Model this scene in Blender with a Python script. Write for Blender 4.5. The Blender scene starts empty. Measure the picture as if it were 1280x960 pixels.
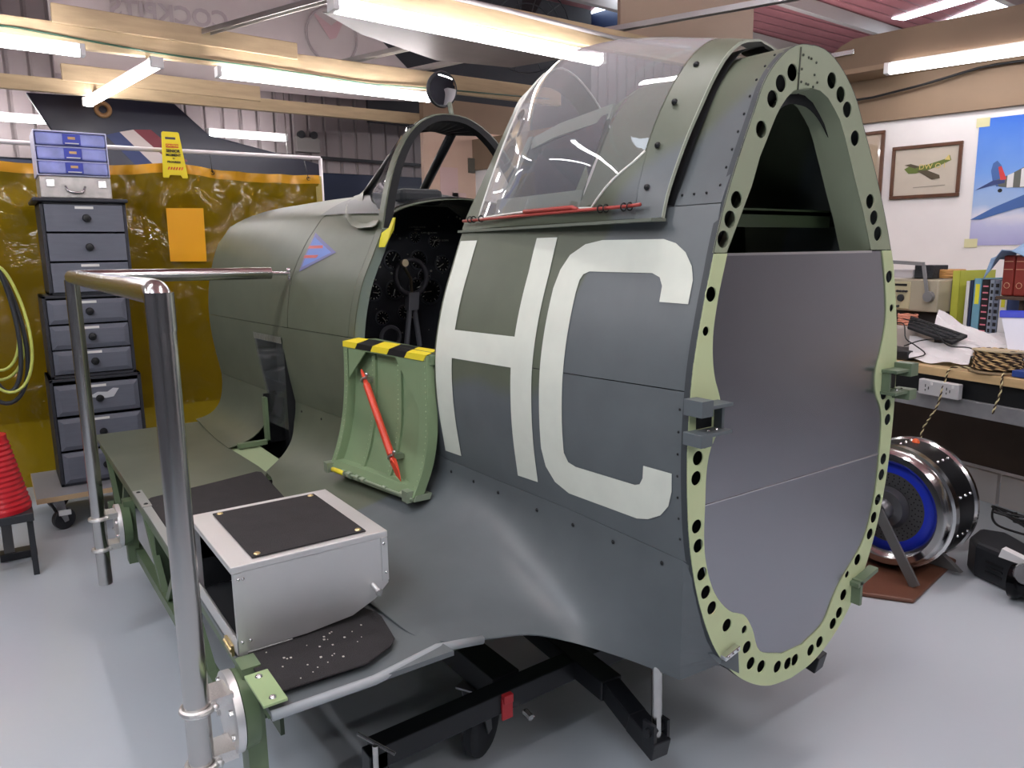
import bpy, bmesh, math, random
import numpy as np
from mathutils import Vector, Matrix
random.seed(7)
sc = bpy.context.scene
COL = sc.collection
# ---------------------------------------------------------------- camera
CAMP = (-1.62, -1.08, 1.5)
YAW, PITCH, ROLL, FPX = 34.7, 9.9, -0.88, 935.0
def cam_matrix():
    y, p, r = map(math.radians, (YAW, PITCH, ROLL))
    f = Vector((math.sin(y)*math.cos(p), math.cos(y)*math.cos(p), -math.sin(p)))
    rt = Vector((math.cos(y), -math.sin(y), 0)); up = rt.cross(f)
    rt2 = rt*math.cos(r)+up*math.sin(r); up2 = rt2.cross(f)
    m = Matrix((rt2, up2, -f)).transposed().to_4x4(); m.translation = Vector(CAMP)
    return m
cd = bpy.data.cameras.new('camera'); cam = bpy.data.objects.new('camera', cd); COL.objects.link(cam)
cd.sensor_fit = 'HORIZONTAL'; cd.sensor_width = 36.0; cd.lens = FPX/1280*36.0; cd.clip_start = 0.02; cd.clip_end = 100
cam.matrix_world = cam_matrix(); sc.camera = cam
# ---------------------------------------------------------------- light and exposure
TUBE = 12.0            # emission of the fluorescent diffusers in view
TUBE_NEAR = 26.0       # those over the viewer, which light the near side
SKYLIGHT = 3.0
EXPOSURE = 1.33
w = bpy.data.worlds.new('world'); sc.world = w; w.use_nodes = True
w.node_tree.nodes['Background'].inputs[0].default_value = (.55, .6, .7, 1)
w.node_tree.nodes['Background'].inputs[1].default_value = 0.5
sc.view_settings.view_transform = 'Standard'; sc.view_settings.look = 'None'
sc.view_settings.exposure = EXPOSURE; sc.view_settings.gamma = 1; sc.view_settings.use_curve_mapping = False
try:
    sc.cycles.use_denoising = True; sc.cycles.max_bounces = 8; sc.cycles.transparent_max_bounces = 16
    sc.cycles.sample_clamp_indirect = 6; sc.cycles.caustics_reflective = False; sc.cycles.caustics_refractive = False
except Exception: pass
# ---------------------------------------------------------------- materials
MATS = {}
def s2l(c): return tuple((x/12.92 if x <= .04045 else ((x+.055)/1.055)**2.4) for x in c)
def hexc(h): return s2l(tuple(int(h[i:i+2], 16)/255 for i in (0, 2, 4)))
def mat(name, col, rough=.5, metal=0., var=0., vscale=6., bump=0., bscale=40., stretch=None, trans=0., ior=1.45, alpha=1., emit=0., coat=0., rvar=0.):
    """principled material: flat colour plus procedural wear (var) and relief (bump)"""
    if name in MATS: return MATS[name]
    m = bpy.data.materials.new(name); m.use_nodes = True; nt = m.node_tree; N = nt.nodes; L = nt.links
    b = N['Principled BSDF']; c = hexc(col) if isinstance(col, str) else col
    b.inputs['Base Color'].default_value = (*c, 1); b.inputs['Roughness'].default_value = rough; b.inputs['Metallic'].default_value = metal
    b.inputs['Transmission Weight'].default_value = trans; b.inputs['IOR'].default_value = ior; b.inputs['Alpha'].default_value = alpha
    b.inputs['Coat Weight'].default_value = coat
    if emit: b.inputs['Emission Color'].default_value = (*c, 1); b.inputs['Emission Strength'].default_value = emit
    tc = N.new('ShaderNodeTexCoord'); src = tc.outputs['Object']
    if stretch:
        mp = N.new('ShaderNodeMapping'); mp.inputs['Scale'].default_value = stretch; L.new(src, mp.inputs[0]); src = mp.outputs[0]
    if var or rvar:
        nz = N.new('ShaderNodeTexNoise'); nz.inputs['Scale'].default_value = vscale; nz.inputs['Detail'].default_value = 6; L.new(src, nz.inputs[0])
        if var:
            mr = N.new('ShaderNodeMapRange'); mr.inputs[1].default_value = .3; mr.inputs[2].default_value = .7
            mr.inputs[3].default_value = 1-var; mr.inputs[4].default_value = 1+var*.6; L.new(nz.outputs[0], mr.inputs[0])
            mx = N.new('ShaderNodeVectorMath'); mx.operation = 'SCALE'; mx.inputs[0].default_value = c; L.new(mr.outputs[0], mx.inputs['Scale']); L.new(mx.outputs[0], b.inputs['Base Color'])
        if rvar:
            m2 = N.new('ShaderNodeMapRange'); m2.inputs[1].default_value = .3; m2.inputs[2].default_value = .7
            m2.inputs[3].default_value = max(.02, rough-rvar); m2.inputs[4].default_value = rough+rvar; L.new(nz.outputs[0], m2.inputs[0]); L.new(m2.outputs[0], b.inputs['Roughness'])
    if bump:
        n2 = N.new('ShaderNodeTexNoise'); n2.inputs['Scale'].default_value = bscale; n2.inputs['Detail'].default_value = 4; L.new(src, n2.inputs[0])
        bp = N.new('ShaderNodeBump'); bp.inputs['Strength'].default_value = bump; bp.inputs['Distance'].default_value = .01; L.new(n2.outputs[0], bp.inputs['Height']); L.new(bp.outputs[0], b.inputs['Normal'])
    MATS[name] = m; return m
def glass(name, col, rough=.03, opacity=.12, tint=None, spec=1.0, haze=0.):
    """thin sheet: clear transparency with a fresnel gloss"""
    if name in MATS: return MATS[name]
    m = bpy.data.materials.new(name); m.use_nodes = True; nt = m.node_tree; N = nt.nodes; L = nt.links; N.remove(N['Principled BSDF'])
    out = N['Material Output']; tr = N.new('ShaderNodeBsdfTransparent'); tr.inputs[0].default_value = (*(tint or (1, 1, 1)), 1)
    gl = N.new('ShaderNodeBsdfGlossy'); gl.inputs['Roughness'].default_value = rough
    df = N.new('ShaderNodeBsdfDiffuse'); df.inputs[0].default_value = (*hexc(col), 1)
    fr = N.new('ShaderNodeLayerWeight'); fr.inputs[0].default_value = .5
    p5 = N.new('ShaderNodeMath'); p5.operation = 'POWER'; p5.inputs[1].default_value = 4.0; L.new(fr.outputs['Facing'], p5.inputs[0])
    ml = N.new('ShaderNodeMath'); ml.operation = 'MULTIPLY_ADD'; ml.inputs[1].default_value = .75; ml.inputs[2].default_value = .055*spec; ml.use_clamp = True; L.new(p5.outputs[0], ml.inputs[0])
    a = N.new('ShaderNodeMixShader'); a.inputs[0].default_value = opacity
    if haze:
        h3 = N.new('ShaderNodeMath'); h3.operation = 'POWER'; h3.inputs[1].default_value = 2.0; L.new(fr.outputs['Facing'], h3.inputs[0])
        hz = N.new('ShaderNodeMath'); hz.operation = 'MULTIPLY_ADD'; hz.inputs[1].default_value = haze; hz.inputs[2].default_value = opacity; hz.use_clamp = True; L.new(h3.outputs[0], hz.inputs[0]); L.new(hz.outputs[0], a.inputs[0])
    L.new(tr.outputs[0], a.inputs[1]); L.new(df.outputs[0], a.inputs[2])
    b = N.new('ShaderNodeMixShader'); L.new(ml.outputs[0], b.inputs[0]); L.new(a.outputs[0], b.inputs[1]); L.new(gl.outputs[0], b.inputs[2])
    L.new(b.outputs[0], out.inputs[0]); MATS[name] = m; return m
def camo_mat():
    m = bpy.data.materials.new('camouflage_paint'); m.use_nodes = True; nt = m.node_tree; N = nt.nodes; L = nt.links; b = N['Principled BSDF']
    g = N.new('ShaderNodeNewGeometry'); sp = N.new('ShaderNodeSeparateXYZ'); L.new(g.outputs['Position'], sp.inputs[0])
    my = N.new('ShaderNodeMath'); my.operation = 'DIVIDE'; my.inputs[1].default_value = 3.2; my.use_clamp = True; L.new(sp.outputs[1], my.inputs[0])
    fc = N.new('ShaderNodeFloatCurve'); cv = fc.mapping.curves[0]
    pts = [(0, 1.86), (.1, 1.78), (.22, 1.68), (.33, 1.52), (.42, 1.28), (.5, 1.13), (.85, 1.10), (.98, 1.02), (1.1, .84), (1.2, .60), (1.4, .3), (3.2, .1)]
    cv.points[0].location = (0, pts[0][1]/2); cv.points[1].location = (1, pts[-1][1]/2)
    for y, z in pts[1:-1]: cv.points.new(y/3.2, z/2)
    fc.mapping.update(); L.new(my.outputs[0], fc.inputs['Value'])
    m2 = N.new('ShaderNodeMath'); m2.operation = 'MULTIPLY'; m2.inputs[1].default_value = 2; L.new(fc.outputs[0], m2.inputs[0])
    nz = N.new('ShaderNodeTexNoise'); nz.inputs['Scale'].default_value = 3; L.new(g.outputs['Position'], nz.inputs[0])
    a = N.new('ShaderNodeMath'); a.operation = 'MULTIPLY_ADD'; a.inputs[1].default_value = .12; L.new(nz.outputs[0], a.inputs[0]); L.new(sp.outputs[2], a.inputs[2])
    d = N.new('ShaderNodeMath'); d.operation = 'SUBTRACT'; L.new(a.outputs[0], d.inputs[0]); L.new(m2.outputs[0], d.inputs[1])
    mr = N.new('ShaderNodeMapRange'); mr.interpolation_type = 'SMOOTHSTEP'; mr.inputs[1].default_value = .03; mr.inputs[2].default_value = .09; L.new(d.outputs[0], mr.inputs[0])
    mx = N.new('ShaderNodeMix'); mx.data_type = 'RGBA'; mx.inputs[6].default_value = (*hexc('5e6466'), 1); mx.inputs[7].default_value = (*hexc('5b6151'), 1); L.new(mr.outputs[0], mx.inputs[0])
    n2 = N.new('ShaderNodeTexNoise'); n2.inputs['Scale'].default_value = 9; n2.inputs['Detail'].default_value = 8; L.new(g.outputs['Position'], n2.inputs[0])
    r2 = N.new('ShaderNodeMapRange'); r2.inputs[1].default_value = .3; r2.inputs[2].default_value = .7; r2.inputs[3].default_value = .93; r2.inputs[4].default_value = 1.06; L.new(n2.outputs[0], r2.inputs[0])
    sv = N.new('ShaderNodeVectorMath'); sv.operation = 'SCALE'; L.new(mx.outputs[2], sv.inputs[0]); L.new(r2.outputs[0], sv.inputs['Scale']); L.new(sv.outputs[0], b.inputs['Base Color'])
    b.inputs['Roughness'].default_value = .42; b.inputs['Specular IOR Level'].default_value = .5
    n3 = N.new('ShaderNodeTexNoise'); n3.inputs['Scale'].default_value = 260; L.new(g.outputs['Position'], n3.inputs[0])
    bp = N.new('ShaderNodeBump'); bp.inputs['Strength'].default_value = .06; bp.inputs['Distance'].default_value = .002; L.new(n3.outputs[0], bp.inputs['Height']); L.new(bp.outputs[0], b.inputs['Normal'])
    return m
CAMO = camo_mat()
m_letter = mat('code_letter_paint', 'd6dacd', .5, var=.05, vscale=14)
m_primer = mat('pale_green_primer', 'c0cc9e', .5, var=.05, vscale=5)
m_upframe = mat('green_frame_paint', '909880', .5, var=.05)
m_intgreen = mat('interior_green', '6b7d5f', .42, var=.07, vscale=10)
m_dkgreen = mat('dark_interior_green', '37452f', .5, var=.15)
m_black = mat('matt_black', '101215', .45)
m_lining = mat('dark_lining_and_shade', '0d0f12', .7)  # also on the backing sheets that stand in for shade
m_alu = mat('brushed_aluminium', (.37, .375, .405), .23, 1., var=.02, vscale=9, stretch=(1, 1, .04), rvar=.015)
m_sheet = mat('sheet_aluminium', (.78, .78, .77), .48, .9, var=.05, vscale=6, rvar=.05)
m_steel = mat('brushed_steel', (.50, .49, .475), .22, 1.)
m_bright = mat('bright_metal', (.78, .78, .78), .25, 1.)
m_rubber = mat('black_tread_rubber', '363334', .75, var=.15, vscale=20, bump=.9, bscale=350)
m_brass = mat('brass', (.70, .55, .28), .3, 1.)
m_red = mat('red_paint', 'd2462f', .35)
m_yellow = mat('yellow_paint', 'e8d532', .5)
m_wood = mat('pale_timber', 'b09c7c', .7, var=.16, vscale=4, stretch=(1, 8, 8), bump=.1)
m_rubgrey = mat('dark_grey_plastic', '2b2d31', .5)
m_white = mat('white_plastic', 'dcdcdc', .5)
# ---------------------------------------------------------------- mesh helpers
def link(name, me, m, parent=None, smooth=False):
    o = bpy.data.objects.new(name, me); COL.objects.link(o)
    for x in (m if isinstance(m, (list, tuple)) else [m]): me.materials.append(x)
    if smooth:
        for p in me.polygons: p.use_smooth = True
    if parent is not None: adopt(o, parent)
    return o
def adopt(o, parent):
    o.parent = parent
    inv = Matrix.Identity(4)
    if parent.parent is None: inv = Matrix.Translation(-parent.location) if parent.type == 'EMPTY' else Matrix.Identity(4)
    o.matrix_parent_inverse = inv
def thing(name, label, cat, loc=(0, 0, 0), group=None):
    o = bpy.data.objects.new(name, None); o.empty_display_size = .1; COL.objects.link(o); o.location = loc
    o['label'] = label; o['category'] = cat
    if group: o['group'] = group
    return o
def tag(o, label=None, cat=None, group=None, kind=None):
    if label: o['label'] = label
    if cat: o['category'] = cat
    if group: o['group'] = group
    if kind: o['kind'] = kind
    return o
def frame_from(d):
    d = Vector(d).normalized(); a = Vector((0, 0, 1)) if abs(d.z) < .9 else Vector((1, 0, 0))
    u = d.cross(a).normalized(); v = d.cross(u).normalized(); return u, v, d
class MB:
    def __init__(s): s.v = []; s.f = []; s.m = []
    def add(s, vs, fs, mi=0):
        n = len(s.v); s.v += [tuple(map(float, p)) for p in vs]; s.f += [tuple(i+n for i in f) for f in fs]; s.m += [mi]*len(fs); return s
    def box(s, x0, x1, y0, y1, z0, z1, mi=0):
        return s.add([(x, y, z) for z in (z0, z1) for y in (y0, y1) for x in (x0, x1)], [(0, 2, 3, 1), (4, 5, 7, 6), (0, 1, 5, 4), (2, 6, 7, 3), (0, 4, 6, 2), (1, 3, 7, 5)], mi)
    def obox(s, c, ax, ay, az, mi=0):
        """oriented box: centre and three half-axis vectors"""
        c, ax, ay, az = map(Vector, (c, ax, ay, az))
        return s.add([c+ax*i+ay*j+az*k for k in (-1, 1) for j in (-1, 1) for i in (-1, 1)], [(0, 2, 3, 1), (4, 5, 7, 6), (0, 1, 5, 4), (2, 6, 7, 3), (0, 4, 6, 2), (1, 3, 7, 5)], mi)
    def bar(s, a, b, w, h, up=(0, 0, 1), mi=0):
        a, b = Vector(a), Vector(b); d = (b-a); u = Vector(up); x = d.cross(u).normalized(); z = x.cross(d).normalized()
        return s.obox((a+b)/2, d/2, x*w/2, z*h/2, mi)
    def tube(s, path, r, n=12, caps=True, mi=0, closed=False):
        P = [Vector(p) for p in path]; k = len(P); rr = r if isinstance(r, (list, tuple)) else [r]*k
        T = []
        for i in range(k):
            a = P[i-1] if (i or closed) else P[0]; b = P[(i+1) % k] if (i < k-1 or closed) else P[-1]
            T.append((b-a).normalized())
        u, v, _ = frame_from(T[0]); vs = []; fs = []
        for i in range(k):
            u = (u-T[i]*u.dot(T[i])).normalized(); v = T[i].cross(u)
            vs += [P[i]+(u*math.cos(2*math.pi*j/n)+v*math.sin(2*math.pi*j/n))*rr[i] for j in range(n)]
        for i in range(k if closed else k-1):
            i2 = (i+1) % k
            fs += [(i*n+j, i*n+(j+1) % n, i2*n+(j+1) % n, i2*n+j) for j in range(n)]
        if caps and not closed: fs += [tuple(reversed(range(n))), tuple(range((k-1)*n, k*n))]
        return s.add(vs, fs, mi)
    def cyl(s, a, b, r, n=20, mi=0, r2=None): return s.tube([a, b], [r, r if r2 is None else r2], n, True, mi)
    def lathe(s, c, d, prof, n=32, mi=0):
        """profile [(distance along axis, radius)] around axis d through c"""
        u, v, d = frame_from(d); c = Vector(c); vs = []; fs = []; k = len(prof)
        for (h, r) in prof: vs += [c+d*h+(u*math.cos(2*math.pi*j/n)+v*math.sin(2*math.pi*j/n))*max(r, 1e-5) for j in range(n)]
        for i in range(k-1): fs += [(i*n+j, (i+1)*n+j, (i+1)*n+(j+1) % n, i*n+(j+1) % n) for j in range(n)]
        return s.add(vs, fs, mi)
    def ring(s, c, d, R, r, n=32, m=10, mi=0):
        u, v, d = frame_from(d); c = Vector(c)
        return s.tube([c+(u*math.cos(2*math.pi*j/n)+v*math.sin(2*math.pi*j/n))*R for j in range(n)], r, m, False, mi, True)
    def dome(s, c, d, r, h=None, n=8, mi=0):
        h = r*.7 if h is None else h
        return s.lathe(c, d, [(0, r), (h*.5, r*.85), (h*.85, r*.5), (h, 0.0001)], n, mi)
    def prism(s, poly, ax, depth, mi=0):
        """poly: list of 3-D points in one plane, extruded by vector ax*depth"""
        P = [Vector(p) for p in poly]; e = Vector(ax).normalized()*depth; n = len(P)
        return s.add(P+[p+e for p in P], [tuple(range(n)), tuple(reversed(range(n, 2*n)))]+[(i, i+n, (i+1) % n+n, (i+1) % n) for i in range(n)], mi)
    def grid(s, rows, mi=0, closed=False):
        n = len(rows[0]); vs = [p for r in rows for p in r]; k = len(rows)
        fs = [(i*n+j, (i+1)*n+j, (i+1)*n+(j+1) % n, i*n+(j+1) % n) for i in range(k-1) for j in range(n if closed else n-1)]
        return s.add(vs, fs, mi)
    def build(s, name, m, parent=None, smooth=False, bevel=0, solid=0, auto=None):
        me = bpy.data.meshes.new(name); me.from_pydata(s.v, [], s.f); me.update()
        o = link(name, me, m, parent)
        for p, i in zip(me.polygons, s.m): p.material_index = i; p.use_smooth = bool(smooth)
        bm = bmesh.new(); bm.from_mesh(me)
        if not solid: bmesh.ops.recalc_face_normals(bm, faces=bm.faces)
        if smooth == 'auto' or auto:
            a = math.radians(auto or 35)
            for e in bm.edges: e.smooth = (not e.is_manifold) or e.calc_face_angle(0) < a
        bm.to_mesh(me); bm.free()
        if solid:
            md = o.modifiers.new('thickness', 'SOLIDIFY'); md.thickness = abs(solid); md.offset = -1 if solid > 0 else 1
            if smooth: md = o.modifiers.new('crisp edges', 'EDGE_SPLIT'); md.split_angle = math.radians(40)
        if bevel:
            md = o.modifiers.new('bevel', 'BEVEL'); md.width = bevel; md.segments = 2; md.limit_method = 'ANGLE'; md.angle_limit = math.radians(50)
        return o
def shape2d(splines, depth=.002):
    """2-D outline with holes filled and extruded; splines are lists of (x, y) points; returns mesh data"""
    cu = bpy.data.curves.new('outline', 'CURVE'); cu.dimensions = '2D'; cu.fill_mode = 'BOTH'; cu.extrude = depth/2
    for pts in splines:
        sp = cu.splines.new('POLY'); sp.points.add(len(pts)-1); sp.use_cyclic_u = True
        for q, p in zip(sp.points, pts): q.co = (p[0], p[1], 0, 1)
    return curve_mesh(cu)
def curve_mesh(cu):
    o = bpy.data.objects.new('tmp', cu); COL.objects.link(o)
    bpy.context.view_layer.update(); dg = bpy.context.evaluated_depsgraph_get()
    me = bpy.data.meshes.new_from_object(o.evaluated_get(dg)); bpy.data.objects.remove(o); bpy.data.curves.remove(cu); return me
def text_mesh(txt, size, ext=.0006, align='CENTER', bold=0):
    cu = bpy.data.curves.new('lettering', 'FONT'); cu.body = txt; cu.offset = bold; cu.size = size; cu.extrude = ext; cu.align_x = align; cu.align_y = 'CENTER'; cu.resolution_u = 3
    return curve_mesh(cu)
def place(me, origin, xa, ya):
    """move 2-D mesh data into the plane through origin with unit axes xa, ya"""
    xa, ya = Vector(xa).normalized(), Vector(ya).normalized(); za = xa.cross(ya)
    m = Matrix((xa, ya, za)).transposed().to_4x4(); m.translation = Vector(origin); me.transform(m); me.update(); return me
def writing(name, txt, size, origin, xa, ya, m, parent, ext=.0006, bold=0):
    return link(name, place(text_mesh(txt, size, ext, 'CENTER', bold), origin, xa, ya), m, parent)
def circ(cx, cy, r, n=18, ry=None): return [(cx+r*math.cos(2*math.pi*i/n), cy+(ry or r)*math.sin(2*math.pi*i/n)) for i in range(n)]
def copy_tree(o, parent=None):
    c = o.copy(); COL.objects.link(c)
    if parent is not None: c.parent = parent
    for ch in list(o.children): copy_tree(ch, c)
    return c
# ================================================================ the room
def struct(o): o['kind'] = 'structure'; return o
def floor_mat():
    m = mat('painted_floor', 'b9c1c8', .27, bump=.04, bscale=45)
    return m
def clad_mat(name, col, scale, axis=0, dark=.35):
    m = mat(name, col, .6, var=.10, vscale=2); nt = m.node_tree; N = nt.nodes; L = nt.links; b = N['Principled BSDF']
    tc = N.new('ShaderNodeTexCoord'); sp = N.new('ShaderNodeSeparateXYZ'); L.new(tc.outputs['Object'], sp.inputs[0])
    mu = N.new('ShaderNodeMath'); mu.operation = 'MULTIPLY'; mu.inputs[1].default_value = scale; L.new(sp.outputs[axis], mu.inputs[0])
    fr = N.new('ShaderNodeMath'); fr.operation = 'PINGPONG'; fr.inputs[1].default_value = .5; L.new(mu.outputs[0], fr.inputs[0])
    mr = N.new('ShaderNodeMapRange'); mr.inputs[1].default_value = .0; mr.inputs[2].default_value = .12; L.new(fr.outputs[0], mr.inputs[0])
    bp = N.new('ShaderNodeBump'); bp.inputs['Strength'].default_value = 1; bp.inputs['Distance'].default_value = .03; L.new(mr.outputs[0], bp.inputs['Height']); L.new(bp.outputs[0], b.inputs['Normal'])
    return m
m_floor = floor_mat()
m_clad = clad_mat('beige_steel_cladding', '94898a', 5.5)
m_maroon = clad_mat('maroon_roof_sheet', '8f5a5e', 4.5, 1)
m_plaster = mat('white_plaster', 'e2dedd', .7, var=.03)
m_brown = mat('brown_board', '86705a', .6, var=.10, vscale=3)
m_navy = mat('navy_painted_steel', '1c2740', .45)
m_dim = mat('dim_wall', '55555a', .8)
struct(MB().box(-5, 13, -5, 7.4, -.1, 0).build('floor', m_floor))
struct(MB().box(-5, 13, 7.2, 7.3, 2.42, 5).build('wall_far', m_clad))
struct(MB().box(-5, 13, 7.22, 7.32, 0, 2.42).build('wall_far', m_navy))
struct(MB().box(-5.1, -5, -5, 7.3, 0, 5).build('wall_left', m_dim))
struct(MB().box(-5, 13, -5.1, -5, 0, 5).build('wall_behind', mat('dark_wall', '3a3b42', .8)))
# right-hand wall runs a little askew to the aircraft
WO = Vector((3.58, .95, 0)); WD = Vector((-.225, .974, 0)).normalized(); WN = Vector((-WD.y, WD.x, 0))   # WN points into the room
def wp(s, d, z): return WO+WD*s+WN*d+Vector((0, 0, z))
def wbox(mb, s0, s1, d0, d1, z0, z1, mi=0):
    return mb.add([wp(s, d, z) for z in (z0, z1) for d in (d0, d1) for s in (s0, s1)], [(0, 2, 3, 1), (4, 5, 7, 6), (0, 1, 5, 4), (2, 6, 7, 3), (0, 4, 6, 2), (1, 3, 7, 5)], mi)
struct(wbox(MB(), -6, 5.2, -.1, 0, 0, 2.33).build('wall_right', m_plaster))
struct(MB().box(12.9, 13, -5, 7.3, 0, 5).build('wall_beyond', m_dim))
struct(MB().box(-5, 13, -5, 7.3, 4.6, 4.7).build('ceiling', m_maroon))
m_sky = mat('skylight', 'e4f0ff', .5, emit=SKYLIGHT)
for k, q in enumerate([[(8.93, 4.9), (9.15, 4.85), (9.05, 3.7), (8.75, 3.75)], [(9.80, 4.80), (10.45, 4.55), (10.0, 3.75), (9.30, 3.80)], [(5.35, 7.15), (6.0, 6.95), (5.2, 5.9), (4.9, 6.0)], [(-4, 1), (-4, -3), (-3, -3), (-3, 1)]]):
    struct(MB().prism([(x, y, 4.58) for x, y in q], (0, 0, 1), .015).build('window_%d' % (k+1), m_sky))
struct(MB().bar((5.4, 7.0, 4.42), (6.6, 1.5, 4.42), .28, .34).build('trim_1', m_navy))
for k, (a, b_) in enumerate([((3.5, 6.2, 4.5), (12, 6.5, 4.5)), ((3.5, 4.9, 4.5), (12, 5.2, 4.5)), ((3.5, 3.3, 4.5), (12, 3.6, 4.5)), ((-4.5, 5.8, 4.5), (3.5, 5.8, 4.5)), ((-4.5, 1.5, 4.5), (3.5, 1.5, 4.5))]):
    struct(MB().bar(a, b_, .08, .16).build('trim_%d' % (k+2), mat('grey_purlin', '8b8784', .5)))
# partition at the far right end of the shop: plywood board with pinkish light wall
struct(MB().box(1.95, 3.2, 5.5, 5.56, 0, 2.69).build('wall_partition', mat('pink_board', 'd9b9a4', .6, var=.04)))
struct(MB().box(1.95, 3.2, 5.48, 5.56, 2.69, 2.97).build('trim_9', m_brown))
# brown boards above the white wall
struct(wbox(MB(), -3, 5.0, -.02, .03, 2.325, 2.62).build('trim_10', m_brown))
struct(wbox(MB(), -3, 1.16, .0, .30, 2.60, 2.63).build('trim_11', m_brown))
pf = [(-3, 2.66), (1.10, 2.66), (1.13, 2.70), (1.10, 2.76), (1.04, 2.81), (.96, 2.84), (-3, 2.90)]
struct(MB().prism([wp(s, .27, z-.03) for s, z in pf], WN, .03).build('trim_12', mat('brown_fascia', '6e5a47', .6, var=.10, vscale=3)))
# ================================================================ aircraft skin geometry
def herm(xs, P, q):
    xs = np.asarray(xs, float); P = np.asarray(P, float); q = np.clip(np.asarray(q, float), xs[0], xs[-1])
    if P.ndim == 1: return herm(xs, P[:, None], q)[..., 0]
    h = np.diff(xs); s = (P[1:]-P[:-1])/h[:, None]; m = np.empty_like(P); m[0] = s[0]; m[-1] = s[-1]
    if len(xs) > 2:
        ww = (h[1:]/(h[1:]+h[:-1]))[:, None]; m[1:-1] = s[:-1]*ww+s[1:]*(1-ww)
    i = np.clip(np.searchsorted(xs, q, side='right')-1, 0, len(xs)-2); t = ((q-xs[i])/h[i])[..., None]; H = h[i][..., None]
    return (2*t**3-3*t**2+1)*P[i]+(t**3-2*t**2+t)*H*m[i]+(-2*t**3+3*t**2)*P[i+1]+(t**3-t**2)*H*m[i+1]
def crom(P, n):
    P = np.asarray(P, float); d = np.r_[0, np.cumsum(np.sqrt(np.maximum(1e-12, ((P[1:]-P[:-1])**2).sum(1))))]
    return herm(d, P, np.linspace(0, d[-1], n))
ZM = [1.60, 1.50, 1.43, 1.30, 1.20, 1.10, 1.00, .90, .80]
YM = [0, .9, 1.55, 2.1, 3.2]
WM = [[.312, .343, .363, .395, .408, .414, .414, .406, .392], [.362, .410, .440, .480, .498, .500, .492, .477, .462],
      [.385, .440, .478, .518, .534, .536, .526, .511, .495], [.440, .508, .545, .575, .583, .580, .567, .550, .533],
      [.550, .598, .622, .645, .650, .645, .632, .615, .598]]
_WM = np.array(WM)
def hw(y, z): return float(herm(ZM[::-1], herm(YM, _WM, np.atleast_1d(y))[0][::-1], np.atleast_1d(z))[0])
def zseam(y): return float(np.interp(y, [0, .4, 1.0, 3.2], [.805, .835, .855, .87]))
def xc(z): return -.04*max(0, (z-1.45)/.5)          # the upper structure leans a touch to port
def skin_patch(y0, y1, zlo, zhi, ny, nz, side=-1, off=0.):
    """side skin between two stations; zlo and zhi may be functions of y"""
    rows = []
    for y in np.linspace(y0, y1, ny):
        a = zlo(y) if callable(zlo) else zlo; b = zhi(y) if callable(zhi) else zhi
        rows.append([(side*(hw(y, z)+off)+xc(z), y, z) for z in np.linspace(a, b, nz)])
    return rows
UY = [0, .2, .45, .9, 1.55, 1.95, 2.4, 3.2]
UP = [[(0, 1.95), (.06, 1.943), (.125, 1.905), (.17, 1.86), (.21, 1.79), (.28, 1.66), (.312, 1.60)],
      [(0, 1.955), (.06, 1.947), (.118, 1.908), (.165, 1.853), (.205, 1.785), (.276, 1.66), (.318, 1.60)],
      [(0, 1.95), (.065, 1.942), (.13, 1.90), (.178, 1.85), (.218, 1.785), (.292, 1.66), (.332, 1.60)],
      [(0, 1.80), (.08, 1.79), (.16, 1.77), (.22, 1.74), (.27, 1.70), (.33, 1.65), (.362, 1.60)],
      [(0, 1.72), (.08, 1.715), (.16, 1.705), (.23, 1.69), (.29, 1.67), (.345, 1.64), (.385, 1.60)],
      [(0, 1.77), (.08, 1.765), (.17, 1.75), (.25, 1.725), (.32, 1.69), (.38, 1.65), (.422, 1.60)],
      [(0, 1.785), (.09, 1.78), (.19, 1.763), (.28, 1.735), (.36, 1.70), (.43, 1.65), (.472, 1.60)],
      [(0, 1.79), (.10, 1.785), (.22, 1.765), (.33, 1.735), (.43, 1.695), (.51, 1.645), (.55, 1.60)]]
def uprof(y, n=15, P=UP, Y=UY):
    A = np.array(P).reshape(len(P), -1); r = herm(Y, A, np.atleast_1d(y))[0].reshape(-1, 2); return crom(r, n)
def arch(y, n=15, P=UP, Y=UY, off=0., dy=None):
    """full arch port to starboard at station y"""
    p = uprof(y, n, P, Y); out = []
    for side in (-1, 1):
        q = [(side*(a+off)+xc(z), (y if dy is None else dy), z+off*.6) for a, z in p]
        out.append(q)
    return list(reversed(out[0]))+out[1][1:]
# fillet between the fuselage side and the wing
ES = [.02, .2, .33, .45, .6, .75, .95, 1.3, 1.6, 2.2, 2.5, 3.2]
EP = [(.305, .10, .44), (.40, .20, .485), (.50, .28, .525), (.60, .315, .565), (.75, .32, .60), (.88, .34, .63), (.92, .52, .645), (.93, 1.15, .646), (.90, 1.50, .646), (.78, 1.89, .646), (.80, 2.38, .646), (.775, 3.14, .646)]
FT = [0, .12, .28, .45, .62, .80, 1.0]; FX = [0, .012, .07, .20, .42, .70, 1.0]; FZ = [0, .23, .50, .73, .89, .975, 1.0]
def fillet(s, t, side=-1):
    e = herm(ES, EP, np.atleast_1d(s))[0]; zs = zseam(s); w0 = hw(s, zs)
    k = min(1, max(0, (s-.05)/.55)); k = k*k*(3-2*k)
    fx = float(herm(FT, FX, np.atleast_1d(t))[0]); fz = float(herm(FT, FZ, np.atleast_1d(t))[0])
    fx = fx*k+(t*t*.6+t*.4 if e[0] < w0 else t*t)*(1-k); fz = fz*k+t*(1-k)
    return (side*(w0+(e[0]-w0)*fx), s+(e[1]-s)*t**1.6, zs+(e[2]-zs)*fz)
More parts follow.
